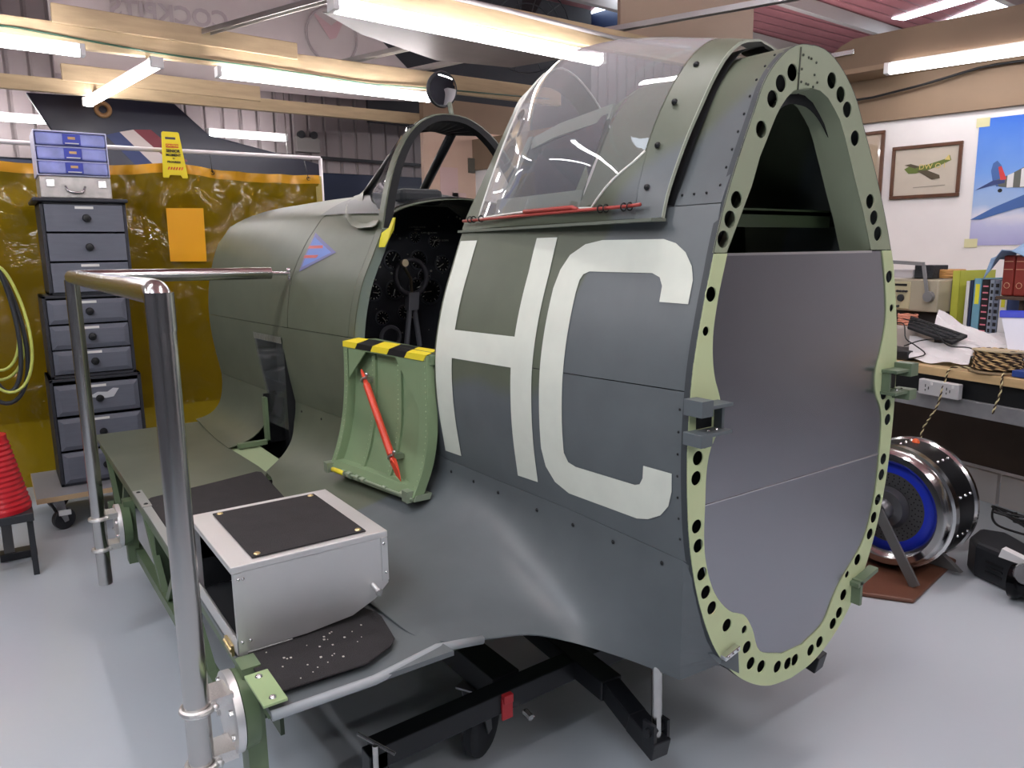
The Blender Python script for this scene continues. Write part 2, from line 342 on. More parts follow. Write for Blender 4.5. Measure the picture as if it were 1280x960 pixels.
# ================================================================ the aircraft cockpit section
AC = thing('cockpit_section', 'camouflaged fighter aircraft cockpit section with white letters HC and open side door', 'aircraft section', (0, 1.6, 0))
def skin(name, rows, label=None, solid=.004, m=None, extra=None, parent=AC):
    b = MB(); b.grid(rows); o = b.build(name, m or CAMO, parent, smooth=True, solid=solid)
    if label: o['label'] = label
    return o
def rivets(mb, pts, r=.0035):
    for (x, y, z, sd) in pts: mb.dome((x, y, z), (sd, 0, 0), r, r*.8, 7)
G = .0012
for sd in (-1, 1):
    so = .004*sd
    skin('side_panel', skin_patch(.002, .955 if sd < 0 else 1.558, 1.2+G, 1.598, 16, 18, sd), solid=so)
    if sd < 0: skin('side_panel', skin_patch(1.515, 1.558, 1.2+G, 1.598, 3, 18, sd), solid=so)
    skin('side_panel', skin_patch(.002, 2.18, lambda y: zseam(y)+G, 1.2-G, 26, 14, sd), solid=so)
    skin('side_panel', skin_patch(2.50, 3.2, lambda y: zseam(y)+G, 1.2-G, 10, 14, sd), solid=so)
    skin('side_panel', skin_patch(2.18, 2.5, 1.128, 1.2-G, 6, 5, sd), solid=so)
    skin('wing_fillet', [[fillet(s, t, sd) for t in np.linspace(0, 1, 24)] for s in np.r_[np.linspace(.02, 1.0, 34), np.linspace(1.05, 2.2, 16)]], solid=-.004*sd)
    skin('wing_fillet', [[fillet(s, t, sd) for t in np.linspace(0, 1, 24)] for s in np.linspace(2.5, 3.2, 10)], solid=-.004*sd)
    # end return from the fillet tail to the frame
    b = MB(); b.grid([[fillet(.02, t, sd) for t in np.linspace(0, 1, 8)], [(sd*w_, .0, z_) for w_, z_ in [(.392, .80), (.385, .77), (.37, .72), (.35, .67), (.33, .63), (.30, .58), (.275, .545), (.25, .52)]]])
    b.build('fillet_return', CAMO, AC, smooth=False, solid=.003*sd)
# fasteners along the panel edges, one set per panel line
def fast(c, d, r, h):
    b = MB(); b.dome(c, d, r, h, 8); b.build('fastener', m_black, AC, smooth=True)
for y in (.08, .23, .37, .51, .68, .80, .92, 1.06, 1.3, 1.45, 1.7, 1.9, 2.1):
    f = fillet(y, .08); fast((f[0]-.001, y, f[2]), (-1, 0, 0), .0055, .004)
for z in np.linspace(.86, 1.16, 7): fast((-hw(.02, z)-.001, .022, z), (-1, 0, 0), .0032, .002)
for k in range(9): p = uprof(.012, 24)[5+2*k]; fast((-p[0]+xc(p[1])-.001, .02, p[1]), (-1, 0, .3), .0032, .002)
for k in range(4): z = 1.607; p = uprof(.1, 40)[-3]; fast((-p[0]+xc(p[1])-.001, .05+.035*k, p[1]+.002), (-1, 0, .2), .0032, .003)
# letters H and C lying on the skin
def on_skin(me, off=.0022):
    for v in me.vertices:
        y, z = v.co.x, v.co.y; v.co = (-(hw(y, z)+off)+xc(z), y, z)
    me.update(); return me
def letter(name, poly, label):
    me = bpy.data.meshes.new(name); bm = bmesh.new(); vs = [bm.verts.new((p[0], p[1], 0)) for p in poly]; f = bm.faces.new(vs)
    for ax, lo, hi in ((0, 0., 1.), (1, .85, 1.6)):
        for t in np.arange(lo, hi, .02):
            co = [0, 0, 0]; no = [0, 0, 0]; co[ax] = t; no[ax] = 1
            bmesh.ops.bisect_plane(bm, geom=bm.verts[:]+bm.edges[:]+bm.faces[:], plane_co=co, plane_no=no, dist=1e-5)
    bm.to_mesh(me); bm.free(); on_skin(me); o = link(name, me, m_letter, AC, True); o['label'] = label; return o
H = [(.945, 1.54), (.945, .884), (.857, .884), (.857, 1.193), (.582, 1.193), (.582, .884), (.497, .884), (.497, 1.54), (.580, 1.54), (.580, 1.277), (.857, 1.277), (.857, 1.54)]
letter('code_letter', H, 'large white letter H')
C = [(.115, 1.388), (.036, 1.386), (.037, 1.437), (.047, 1.467), (.070, 1.497), (.101, 1.517), (.138, 1.527), (.330, 1.529), (.386, 1.520), (.433, 1.494), (.458, 1.456), (.467, 1.41), (.467, 1.328), (.467, .989), (.456, .939), (.426, .902), (.376, .882), (.146, .876), (.111, .884), (.073, .904), (.048, .933), (.037, .97), (.036, 1.013), (.117, 1.014), (.120, .983), (.130, .966), (.145, .961), (.340, .963), (.366, .970), (.380, .993), (.382, 1.074), (.382, 1.3), (.382, 1.40), (.379, 1.432), (.371, 1.446), (.352, 1.453), (.153, 1.451), (.129, 1.442), (.117, 1.423)]
letter('code_letter', C, 'large white letter C')
# diamond badge on the nose: blue with red bars
for poly, m, off, nm in (([(2.06, 1.60), (1.80, 1.515), (2.045, 1.438)], mat('badge_border', '6f6f9c', .5), .002, 'badge'), ([(2.045, 1.582), (1.835, 1.515), (2.032, 1.457)], mat('badge_blue', '6a86c8', .5), .003, 'badge'),
                     ([(2.05, 1.545), (1.93, 1.545), (1.92, 1.533), (2.05, 1.533)], mat('badge_red', 'c0605c', .5), .004, 'badge_stripe'), ([(2.05, 1.506), (1.93, 1.506), (1.94, 1.494), (2.05, 1.494)], mat('badge_red', 'c0605c', .5), .004, 'badge_stripe')):
    me = bpy.data.meshes.new(nm); bm = bmesh.new(); bm.faces.new([bm.verts.new((p[0], p[1], 0)) for p in poly])
    for ax, lo, hi in ((0, 1.7, 2.1), (1, 1.42, 1.6)):
        for t in np.arange(lo, hi, .02):
            co = [0, 0, 0]; no = [0, 0, 0]; co[ax] = t; no[ax] = 1
            bmesh.ops.bisect_plane(bm, geom=bm.verts[:]+bm.edges[:]+bm.faces[:], plane_co=co, plane_no=no, dist=1e-5)
    bm.to_mesh(me); bm.free(); on_skin(me, off); link(nm, me, m, AC, True)
# turtledeck behind the canopy, cowl ahead of the windscreen
skin('turtledeck', [arch(y, 16) for y in np.linspace(.002, .46, 10)], solid=-.004)
def hoopfull(y):
    a = arch(y, 14)[1:-1]; zz = np.linspace(1.2+G, 1.575, 16)
    a = a[1:-1]
    return [(-hw(y, z)+xc(z), y, z) for z in zz]+a+[(hw(y, z)+xc(z), y, z) for z in reversed(zz)]
skin('nose_cowl', [hoopfull(y) for y in np.linspace(1.56, 2.098, 12)], solid=-.004)
skin('nose_cowl', [hoopfull(y) for y in np.linspace(2.104, 3.2, 16)], solid=-.004)
# belly
def belly(y, n=12):
    s = float(np.interp(y, [0, .5, 3.2], [1, 1.12, 1.3])); return [(x*s, y, z) for x, z in crom([(-.36, .69), (-.285, .55), (-.19, .45), (-.09, .40), (0, .39), (.09, .40), (.19, .45), (.285, .55), (.36, .69)], n)]
skin('belly_skin', [belly(y) for y in np.linspace(.45, 3.0, 8)], solid=.004, m=m_intgreen)
# forward end plate and interior lining
b = MB(); b.prism([(-.60, 3.15, .70), (-.62, 3.15, 1.2), (-.53, 3.15, 1.58), (-.2, 3.15, 1.73), (.2, 3.15, 1.73), (.53, 3.15, 1.58), (.62, 3.15, 1.2), (.60, 3.15, .70), (.2, 3.15, .45), (-.2, 3.15, .45)], (0, 1, 0), .01)
b.build('firewall', m_dkgreen, AC)
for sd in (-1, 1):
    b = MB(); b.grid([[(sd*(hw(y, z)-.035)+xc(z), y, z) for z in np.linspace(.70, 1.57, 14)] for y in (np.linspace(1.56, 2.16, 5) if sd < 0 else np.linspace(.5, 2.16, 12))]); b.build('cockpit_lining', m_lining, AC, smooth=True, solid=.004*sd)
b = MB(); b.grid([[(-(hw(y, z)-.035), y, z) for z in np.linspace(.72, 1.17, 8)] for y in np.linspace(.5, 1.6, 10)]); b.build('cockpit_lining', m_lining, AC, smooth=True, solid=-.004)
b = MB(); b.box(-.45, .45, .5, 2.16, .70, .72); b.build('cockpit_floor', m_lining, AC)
# door opening surround: green jambs and sill
def jamb(y0, y1, name):
    b = MB(); b.grid([[(-(hw(y, z)-d)+xc(z), y, z) for z in np.linspace(1.19, 1.60, 14)] for y, d in ((y0, .001), (y0, .045), (y1, .045))]); b.build(name, mat('jamb_green', '76837a', .4), AC, smooth=False, solid=.003)
jamb(1.518, 1.575, 'door_jamb'); jamb(.952, .90, 'door_jamb')
b = MB(); b.box(-.52, -.44, .95, 1.52, 1.16, 1.193); b.build('door_sill', m_intgreen, AC, bevel=.003)
# far sill of the cockpit opening seen across the pit
b = MB(); b.tube([(.36+(y-.9)*.03, y, 1.595) for y in np.linspace(.92, 1.6, 6)], .014, 10); b.build('cockpit_rail', mat('jamb_green', '76837a', .4), AC, smooth=True)
b = MB(); b.tube([(-.355-(y-.9)*.03-.01, y, 1.597) for y in (.92, .97)], .008, 8); b.build('cockpit_rail', mat('jamb_green', '76837a', .4), AC, smooth=True)
# ---------------------------------------------------------------- rear frame ring with lightening holes
OUT = [(0, 1.95), (.04, 1.948), (.085, 1.932), (.125, 1.905), (.17, 1.86), (.21, 1.79), (.28, 1.66), (.325, 1.56), (.350, 1.492), (.388, 1.35), (.407, 1.25), (.416, 1.15), (.416, 1.0), (.402, .85), (.36, .69), (.29, .55), (.19, .45), (.09, .40), (0, .388)]
def fr(p, sd): return (sd*p[0]+xc(p[1]), p[1])
oc = crom(OUT, 90)
up = [tuple(p) for p in oc if p[1] >= 1.495]+[(.3495, 1.495)]; lo = [(.3495, 1.493)]+[tuple(p) for p in oc if p[1] < 1.493]
iL = [(-.04, 1.859), (-.072, 1.855), (-.101, 1.848), (-.123, 1.833), (-.145, 1.81), (-.161, 1.788), (-.176, 1.762), (-.191, 1.734), (-.211, 1.699), (-.235, 1.636), (-.310, 1.495)]
iR = [(-.04, 1.859), (-.004, 1.857), (.029, 1.844), (.058, 1.821), (.08, 1.801), (.104, 1.766), (.124, 1.73), (.168, 1.652), (.205, 1.59), (.252, 1.495)]
loL = [(-.310, 1.493), (-.338, 1.386), (-.348, 1.317), (-.339, 1.229), (-.317, 1.172), (-.314, 1.118), (-.344, 1.067), (-.357, .936), (-.349, .804), (-.306, .704), (-.24, .644), (-.206, .630), (-.172, .586), (-.142, .518), (-.041, .471)]
loR = [(.304, 1.493), (.334, 1.386), (.345, 1.317), (.330, 1.229), (.312, 1.172), (.318, 1.118), (.350, 1.067), (.360, .936), (.349, .804), (.306, .69), (.246, .634), (.206, .600), (.172, .556), (.142, .508), (.045, .468)]
BIG = [(-.11, 1.884), (-.149, 1.857), (-.176, 1.822), (-.21, 1.756), (-.284, 1.606), (-.303, 1.565), (-.323, 1.523), (.279, 1.536), (.256, 1.576), (.233, 1.616), (.149, 1.763), (.109, 1.826), (.079, 1.857), (.04, 1.884)]
BIG2 = [(-.358, 1.408), (-.36, 1.086), (-.385, 1.052), (-.388, 1.007), (-.382, .894), (-.375, .847), (-.36, .776), (-.345, .727), (-.322, .682), (-.266, .621), (-.187, .538), (-.169, .489), (-.127, .466), (-.059, .441), (-.015, .435), (.015, .435), (.085, .439), (.124, .45), (.183, .485), (.210, .509), (.226, .557), (.285, .645), (.34, .707), (.354, .753), (.369, .802), (.379, .873), (.383, .918), (.39, 1.03), (.384, 1.072), (.36, 1.106), (.345, 1.424)]
SMALL2 = [(-.371, 1.33), (-.2, .589), (.237, .614), (.368, 1.34)]
outer_up = [fr(p, -1) for p in reversed(up)]+[fr(p, 1) for p in up[1:]]
ringU = outer_up+list(reversed([tuple(p) for p in iR]))+[tuple(p) for p in iL[1:]]
sL = [tuple(p) for p in crom(loL, 60)]; sR = [tuple(p) for p in crom(loR, 60)]
ringD = [fr(p, -1) for p in lo]+list(reversed([fr(p, 1) for p in lo[:-1]]))+sR+list(reversed(sL))
def yplane(me, y):   # (x, z) drawings stood up in the plane y
    return place(me, (0, y, 0), (1, 0, 0), (0, 0, 1))
R1 = .0185
link('frame_ring', yplane(shape2d([ringU]+[circ(x, z, R1) for x, z in BIG], .003), -.004), m_upframe, AC)['label'] = 'upper dull green half of the frame ring'
link('frame_ring', yplane(shape2d([ringD]+[circ(x, z, .0165) for x, z in BIG2]+[circ(x, z, .0105) for x, z in SMALL2], .003), -.006), m_primer, AC)['label'] = 'lower pale green half of the frame ring'
# added dark sheet behind the ring stands in for shade in the holes; joint plate with bolts at the crown
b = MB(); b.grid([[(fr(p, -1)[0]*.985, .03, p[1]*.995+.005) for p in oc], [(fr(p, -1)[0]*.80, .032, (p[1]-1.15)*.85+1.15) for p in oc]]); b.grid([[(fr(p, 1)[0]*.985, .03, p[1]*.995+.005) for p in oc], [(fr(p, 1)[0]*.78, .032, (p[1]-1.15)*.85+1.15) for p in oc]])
b.build('hole_shade_sheet', m_lining, AC, solid=.002)
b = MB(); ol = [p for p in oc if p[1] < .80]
b.grid([[(-p[0]*.992, y, p[1]+.003) for p in ol]+[(p[0]*.992, y, p[1]+.003) for p in reversed(ol)] for y in (.0, .07)]); b.build('hole_shade_rim', m_lining, AC, smooth=True, solid=.002)  # dark rim added to keep floor light out of the holes
b = MB(); b.grid([[(x, -.003, z) for x, z in iL], [(x*.97, .07, z-.01) for x, z in iL]]); b.grid([[(x, -.003, z) for x, z in iR], [(x*.97-.006, .07, z-.01) for x, z in iR]])
b.build('frame_flange', m_upframe, AC, smooth=True, solid=.002)
b = MB(); b.grid([[(fr(p, sd)[0], y, p[1]) for p in oc] for sd in (-1,) for y in (-.006, .012)]); b.grid([[(fr(p, 1)[0], y, p[1]) for p in oc] for y in (-.006, .012)])
b.build('frame_edge', mat('dark_grey_edge', '3c4144', .5), AC, smooth=True, solid=.001)
b = MB()
b.obox((-.087, -.0065, 1.895), (.0016, 0, 0), (0, .001, 0), (.002, 0, .045))
for i, (x, z) in enumerate([(-.075, 1.925), (-.055, 1.922), (-.045, 1.921), (-.025, 1.915), (-.078, 1.895), (-.03, 1.888), (-.088, 1.885), (-.018, 1.873), (-.078, 1.868), (-.060, 1.866), (-.052, 1.865), (-.033, 1.862)]): b.dome((x, -.006, z), (0, -1, 0), .0032, .003, 8)
b.build('joint_plate', mat('bolt_dark', '4c5046', .4, .5), AC, smooth=True)
# aluminium closing panels inside the lower ring
inn = sorted(sL, key=lambda p: -p[1])
def cut(S, hi, lo_): return [p for p in S if lo_ <= p[1] <= hi]
def push(p, c=(0, .98), d=.007): r = math.hypot(p[0]-c[0], p[1]-c[1]); return (c[0]+(p[0]-c[0])*(1+d/r), c[1]+(p[1]-c[1])*(1+d/r))
pU = [(-.322, 1.492)]+[push(p) for p in cut(sL, 1.48, .95)]+[(-.372, .9375), (.374, .9375)]+[push(p) for p in reversed(cut(sR, 1.48, .95))]+[(.318, 1.492)]
pD = [(-.372, .9355)]+[push(p) for p in cut(sL, .92, .3)]+[push(p) for p in reversed(cut(sR, .92, .3))]+[(.374, .9355)]
link('closing_panel', yplane(shape2d([pU], .0015), -.0035), m_alu, AC)['label'] = 'upper bare aluminium closing sheet'
link('closing_panel', yplane(shape2d([pD], .0015), -.0035), m_alu, AC)['label'] = 'lower bare aluminium closing sheet'
b = MB(); b.box(-.356, .357, -.0065, -.001, .9354, .9378); b.build('panel_strip', m_bright, AC)
b = MB(); b.box(-.312, .255, -.0065, .012, 1.488, 1.4935); b.build('panel_strip', m_bright, AC)
# longeron end fittings: channels cut through the ring left and right, and corner brackets low down
for sd, m in ((-1, mat('fitting_grey', '5d6467', .45)), (1, mat('fitting_green', '66755f', .45))):
    b = MB(); x0, x1 = (-.425, -.325) if sd < 0 else (.338, .432)
    b.box(x0, x1, -.05, .0, 1.168, 1.176); b.box(x0, x1, -.05, .0, 1.108, 1.116)
    xi = x1-.012 if sd < 0 else x0+.004; b.box(xi, xi+.008, -.03, .0, 1.116, 1.168)
    b.box(x0-.006 if sd < 0 else x1-.03, x0+.03 if sd < 0 else x1+.008, -.055, -.004, 1.155, 1.19); b.box(x0-.006 if sd < 0 else x1-.03, x0+.03 if sd < 0 else x1+.008, -.055, -.004, 1.09, 1.118)
    b.box(x0+.03, x1-.02, -.009, -.0075, 1.118, 1.166, 1)
    f = b.build('longeron_fitting', [m, m_black], AC, bevel=.002)
    b = MB()
    for k in range(2): b.dome((x0+.045+.025*k, -.03, 1.1165), (0, 0, 1), .004, .004, 8)
    b.build('bolt', m_bright, f, smooth=True)
b = MB(); b.add([(-.290, -.008, .530), (-.240, -.008, .556), (-.222, -.008, .548), (-.214, -.008, .478), (-.30, .03, .552), (-.315, .055, .545), (-.300, .055, .505), (-.20, .06, .46)],
                 [(0, 1, 2, 3), (0, 4, 5, 1), (4, 6, 5), (0, 3, 7, 6, 4), (1, 5, 7, 2), (2, 7, 3), (5, 6, 7)]); b.build('corner_block', mat('fitting_grey', '5d6467', .45), AC)
b = MB(); b.obox((-.260, -.014, .553), (.026, 0, .006), (0, .01, 0), (-.001, 0, .006))
for k in (-1, 0, 1): b.dome((-.260+.016*k, -.024, .553+.0037*k), (0, -1, 0), .004, .003, 8)
b.build('corner_bracket', m_bright, AC, bevel=.001)
b = MB(); b.obox((.30, -.02, .596), (.048, 0, .012), (0, .014, 0), (0, 0, .006)); b.obox((.268, -.02, .56), (.006, 0, 0), (0, .014, 0), (0, 0, .036))
b.build('corner_bracket', mat('fitting_green', '66755f', .45), AC, bevel=.001)
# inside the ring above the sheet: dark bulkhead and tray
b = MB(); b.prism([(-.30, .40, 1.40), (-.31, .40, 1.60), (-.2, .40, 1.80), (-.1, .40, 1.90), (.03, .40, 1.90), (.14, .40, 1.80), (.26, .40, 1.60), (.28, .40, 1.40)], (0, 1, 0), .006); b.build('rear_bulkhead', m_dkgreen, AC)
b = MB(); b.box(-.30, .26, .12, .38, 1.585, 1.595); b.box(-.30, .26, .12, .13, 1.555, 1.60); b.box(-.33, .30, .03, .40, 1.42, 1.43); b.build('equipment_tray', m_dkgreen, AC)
# ---------------------------------------------------------------- sliding canopy, slid back
m_canopy = glass('canopy_perspex', 'd8dadc', .03, .12, (.95, .96, .97), 1.3, .45)
m_frame = CAMO
CY = [.14, .34, .60, .86, .965]
CP = [[(0, 1.995), (.07, 1.98), (.115, 1.95), (.165, 1.895), (.215, 1.825), (.262, 1.755), (.305, 1.68), (.335, 1.62), (.350, 1.575)],
      [(0, 2.045), (.08, 2.028), (.155, 1.985), (.235, 1.91), (.30, 1.825), (.342, 1.74), (.358, 1.67), (.360, 1.62), (.358, 1.575)],
      [(0, 2.095), (.10, 2.072), (.19, 2.02), (.285, 1.925), (.350, 1.825), (.378, 1.74), (.382, 1.67), (.378, 1.62), (.372, 1.575)],
      [(0, 2.088), (.05, 2.072), (.10, 2.035), (.165, 1.97), (.225, 1.88), (.278, 1.785), (.325, 1.69), (.352, 1.63), (.372, 1.575)],
      [(0, 2.038), (.05, 2.025), (.109, 1.99), (.154, 1.925), (.208, 1.842), (.254, 1.77), (.298, 1.70), (.345, 1.627), (.374, 1.575)]]
def carch(y, n=20, off=0., z0=None):
    a = arch(y, n, CP, CY, off); return a
CN = MB(); CN.grid([carch(y, 20) for y in np.linspace(.14, .222, 5)])
can = CN.build('canopy_frame', CAMO, AC, smooth=True, solid=-.004); can['label'] = 'grey green rear frame of the sliding canopy'
# bubble: cut above the lower rail, rising towards the rear frame
rows = []
for y in np.linspace(.225, .885, 30):
    zc = 1.605 if y > .36 else 1.605+(.36-y)/.135*.12
    a = [p for p in carch(y, 60)]; half = len(a)//2
    L_ = [p for p in a[:half+1]]; L_ = np.array(L_); zz = L_[:, 2]
    k = np.argmax(zz > zc); L_ = L_[k:]
    R_ = np.array(a[half:]); k2 = np.argmax(R_[:, 2] < zc); R_ = R_[:k2]
    P_ = np.vstack([L_, R_[1:]]); rows.append([tuple(p) for p in crom(P_, 44)])
b = MB(); b.grid(rows); bub = b.build('canopy_bubble', m_canopy, can, smooth=True); bub['label'] = 'clear bubble canopy'
# edge beading of the bubble
b = MB(); b.tube([rows[i][0] for i in range(len(rows))]+[rows[-1][j] for j in range(0, 44)]+[rows[i][-1] for i in reversed(range(len(rows)))], .0035, 6)
b.build('canopy_bead', mat('clear_edge', 'd8d8d0', .2), can, smooth=True)
# lower skirts each side, rising to the rear frame
for sd in (-1, 1):
    r0 = []
    for y in np.linspace(.22, .955, 18):
        zt = 1.61 if y > .36 else 1.61+(.36-y)/.135*.12
        pf = uprof(y, 60, CP, CY)
        hwc = lambda z: float(np.interp(z, pf[::-1, 1], pf[::-1, 0]))
        r0.append([(sd*(hwc(z)+.001)+xc(z), y, z) for z in np.linspace(1.576, zt, 5)])
    b = MB(); b.grid(r0); b.build('canopy_skirt', CAMO, can, smooth=True, solid=.003*sd)
b = MB(); b.box(-.395, -.350, .135, .975, 1.566, 1.573); b.build('canopy_rail', mat('jamb_green2', '6f7468', .4), can)
b = MB(); b.tube([(-.395, .94, 1.600), (-.392, .60, 1.602), (-.380, .22, 1.604), (-.376, .19, 1.606)], .0042, 8); b.tube([(-.394, .62, 1.612), (-.388, .42, 1.612), (-.384, .405, 1.606)], .0055, 8); b.build('jettison_rod', mat('dull_red', 'a8443c', .4), can, smooth=True)
for y in (.88, .90, .84, .32, .30, .24, .22): b = MB(); b.ring((-.395+(.9-y)*.02, y, 1.603), (0, 1, 0), .009, .0018, 12, 5); b.build('rod_clip', m_black, can, smooth=True)
# front arch of the canopy: flat grey strip leaning forward
rows = []
for y0 in (.888, .92, .965): rows.append([(x, y0, z) for i, (x, _, z) in enumerate(carch(y0, 24, .001))])
b = MB(); b.grid(rows); b.build('front_arch', CAMO, can, smooth=True, solid=-.004)
for z, k in ((1.645, 0), (1.74, 0), (1.84, 0), (1.93, 0)):
    b = MB()
    w_ = float(np.interp(z, [1.575, 1.68, 1.78, 1.90, 1.975], [.352, .322, .272, .19, .10])); b.dome((-w_+xc(z)-.004, .195, z), (-1, 0, .4), .008, .008, 9)
    b.build('frame_bolt', m_black, can, smooth=True)
# rear arch strip covering the end of the canopy
b = MB(); b.grid([[(x, .137, z) for x, _, z in carch(.14, 24, .0)], [(x, .137, z) for x, _, z in carch(.14, 24, -.007)]]); b.build('rear_arch', mat('arch_edge', '9aa090', .4), can, smooth=True, solid=.003)
b = MB(); b.grid([[(x*.965, .132, z-.010) for x, _, z in carch(.14, 24, -.010)], [(x*.965, .20, z-.010) for x, _, z in carch(.14, 24, -.010)]]); b.build('canopy_seal', m_black, can, smooth=True)
# fairing and head armour under the canopy
b = MB()
b.prism([(-.30, .47, 1.60), (-.262, .47, 1.72), (-.20, .47, 1.83), (-.12, .47, 1.90), (.04, .47, 1.90), (.13, .47, 1.83), (.21, .47, 1.72), (.27, .47, 1.60)], (0, 1, 0), .012)
b.build('head_armour', m_dkgreen, AC, bevel=.004)
b = MB(); b.box(-.13, .06, .482, .56, 1.64, 1.84); b.build('headrest', m_black, AC, bevel=.02)
b = MB(); b.box(-.20, .16, .56, .70, .95, 1.62); b.box(-.20, .16, .60, 1.02, .95, 1.02); b.build('pilot_seat', m_lining, AC, bevel=.02)
for sd in (-1, 1):   # rear quarter glazing rails running forward of the turtledeck
    b = MB(); b.grid([[(sd*.185-.03, .46, 1.885), (sd*.20-.03, .46, 1.845)], [(sd*.175-.03, .70, 1.87), (sd*.195-.03, .70, 1.83)], [(sd*.165-.03, .84, 1.85), (sd*.185-.03, .84, 1.81)]]); b.grid([[(sd*.165-.03, .84, 1.85), (sd*.165-.03, .86, 1.85)], [(sd*.318-.01, .84, 1.60), (sd*.318-.01, .87, 1.60)]]); b.grid([[(sd*.318-.01, .46, 1.60), (sd*.295-.02, .46, 1.66)], [(sd*.318-.01, .86, 1.60), (sd*.295-.02, .86, 1.66)]]); b.build('glazing_rail', mat('rail_grey', '747a70', .4), AC, solid=.006)
    b = MB(); b.grid([[(sd*.29-.02, .47, 1.65), (sd*.195-.03, .47, 1.86)], [(sd*.29-.02, .855, 1.65), (sd*.175-.03, .845, 1.83)]]); b.build('quarter_glass', glass('dark_glass', '383b42', .08, .88, (.15, .16, .18), 1.6), AC)
b = MB(); b.grid([arch(y, 8, dy=y) for y in (.47, .50)]); b.build('deck_end', CAMO, AC, smooth=True)
# ---------------------------------------------------------------- windscreen
HP = [(0, 2.045), (.06, 2.040), (.12, 2.018), (.19, 1.968), (.255, 1.885), (.31, 1.78), (.345, 1.69), (.375, 1.60)]
hoop = crom(HP, 18); hp = [(-a+xc(z)+.0, z) for a, z in reversed(hoop)]+[(a+xc(z), z) for a, z in hoop[1:]]
def hy(z): return 1.56+(z-1.6)*.10
b = MB(); b.grid([[(x*.985, hy(z)-.021, z-.004) for x, z in hp], [(x, hy(z)-.02, z) for x, z in hp], [(x, hy(z)+.022, z) for x, z in hp], [(x*.985, hy(z)+.023, z-.004) for x, z in hp]])
ws = b.build('windscreen_arch', [CAMO], AC, smooth='auto'); ws['label'] = 'grey rear hoop of the windscreen'
b = MB(); b.grid([[(x*.98, hy(z)-.0205, z-.005) for x, z in hp], [(x*.98, hy(z)+.0225, z-.005) for x, z in hp], [(x*.90-.002, hy(z)+.0225, z-.026) for x, z in hp], [(x*.90-.002, hy(z)-.0205, z-.026) for x, z in hp], [(x*.98, hy(z)-.0205, z-.005) for x, z in hp]]); b.build('arch_lining', m_lining, ws, smooth='auto')
FB = [Vector((-.15, 2.20, 1.772)), Vector((.13, 2.20, 1.772))]; FTp = [Vector((-.13, 1.76, 2.005)), Vector((.06, 1.76, 2.005))]
mid = [FB[0].lerp(FTp[0], .5)+Vector((-.02, 0, .01)), FB[1].lerp(FTp[1], .5)+Vector((.02, 0, .01))]
def bars(pts, wd, name, m):
    b = MB(); b.tube(pts, wd/2, 8); return b.build(name, m, ws, smooth=True)
m_wsf = mat('black_frame', '17191c', .4)
for i in (0, 1): bars([FB[i], FTp[i]], .040, 'screen_bar', m_wsf)
bars([FTp[0], (FTp[0]+FTp[1])/2+Vector((0, 0, .015)), FTp[1]], .034, 'screen_bar', m_wsf); bars([FB[0], FB[1]], .034, 'screen_bar', m_wsf)
m_ws = glass('windscreen_glass', 'b8bec6', .02, .07, (.9, .93, .94), 1.2)
b = MB(); b.add([FB[0], FB[1], FTp[1], FTp[0]], [(0, 1, 2, 3)]); b.build('front_glass', m_ws, ws)
TL = [Vector((hp[j][0], hy(hp[j][1])+.0, hp[j][1])) for j in range(len(hp))]
nh = len(hp)
for sd in (-1, 1):
    i = 0 if sd < 0 else 1
    hs = [p for p in (TL[:nh//2+1] if sd < 0 else list(reversed(TL[nh//2:])))]     # base to crown
    hs = [p for p in hs if p.z < 1.985]; k = len(hs)
    fs_ = [FB[i].lerp(FTp[i], t) for t in np.linspace(0, 1, k)]
    b = MB(); b.grid([hs, [h.lerp(f, .5)+Vector((sd*.012, 0, .012)) for h, f in zip(hs, fs_)], fs_]); b.build('side_glass', m_ws, ws, smooth=True)
    # crown skin between hoop and front glass
    hc = [p for p in (TL[:nh//2+1] if sd < 0 else list(reversed(TL[nh//2:]))) if p.z >= 1.975]
    b = MB(); c0 = FTp[i]; mc = (FTp[0]+FTp[1])/2
    b.grid([hc, [c0.lerp(mc, t)+Vector((0, 0, .012)) for t in np.linspace(0, 1, len(hc))]]); b.build('crown_skin', CAMO, ws, smooth=True, solid=.003)
    b = MB(); b.grid([[p-Vector((0, 0, .012)) for p in hc], [c0.lerp(mc, t)-Vector((0, 0, .004)) for t in np.linspace(0, 1, len(hc))]]); b.build('crown_lining', m_wsf, ws)
    bars([c0, hc[0]], .022, 'screen_bar', m_wsf)
    # base fairing skirt
    e = hs[0]; c = FB[i]; lo_ = []; hi_ = []
    for t in np.linspace(0, 1, 12):
        h = e.lerp(c, t)+Vector((sd*.035*math.sin(math.pi*t), 0, .012*math.sin(math.pi*t)))
        g = e.lerp(c, t)+Vector((sd*(.03+.075*math.sin(math.pi*min(1, t*1.1))), .07*t, -.035-.02*math.sin(math.pi*t)))
        y_ = min(3.1, max(1.56, g.y)); pf = uprof(y_, 30); ax = abs(g.x-xc(1.7)); zz = float(np.interp(ax, pf[:, 0], pf[:, 1])); g.z = zz+.004
        h.z = max(h.z, zz+.03); lo_.append(g); hi_.append(h)
    b = MB(); b.grid([lo_, [a.lerp(h, .5)+Vector((0, 0, -.006)) for a, h in zip(lo_, hi_)], hi_]); b.build('base_fairing', CAMO, ws, smooth=True, solid=.002*sd)
b = MB(); b.grid([[(x, y, z+.005) for x, _, z in arch(y, 16)[3:-3]] for y in np.linspace(1.60, 2.14, 8)]); b.build('coaming', m_wsf, ws, smooth=True)
b = MB(); b.box(-.24, -.05, 1.655, 1.735, 1.70, 1.762); b.build('glare_pad', mat('pad_black', '22262a', .6), ws, bevel=.02)
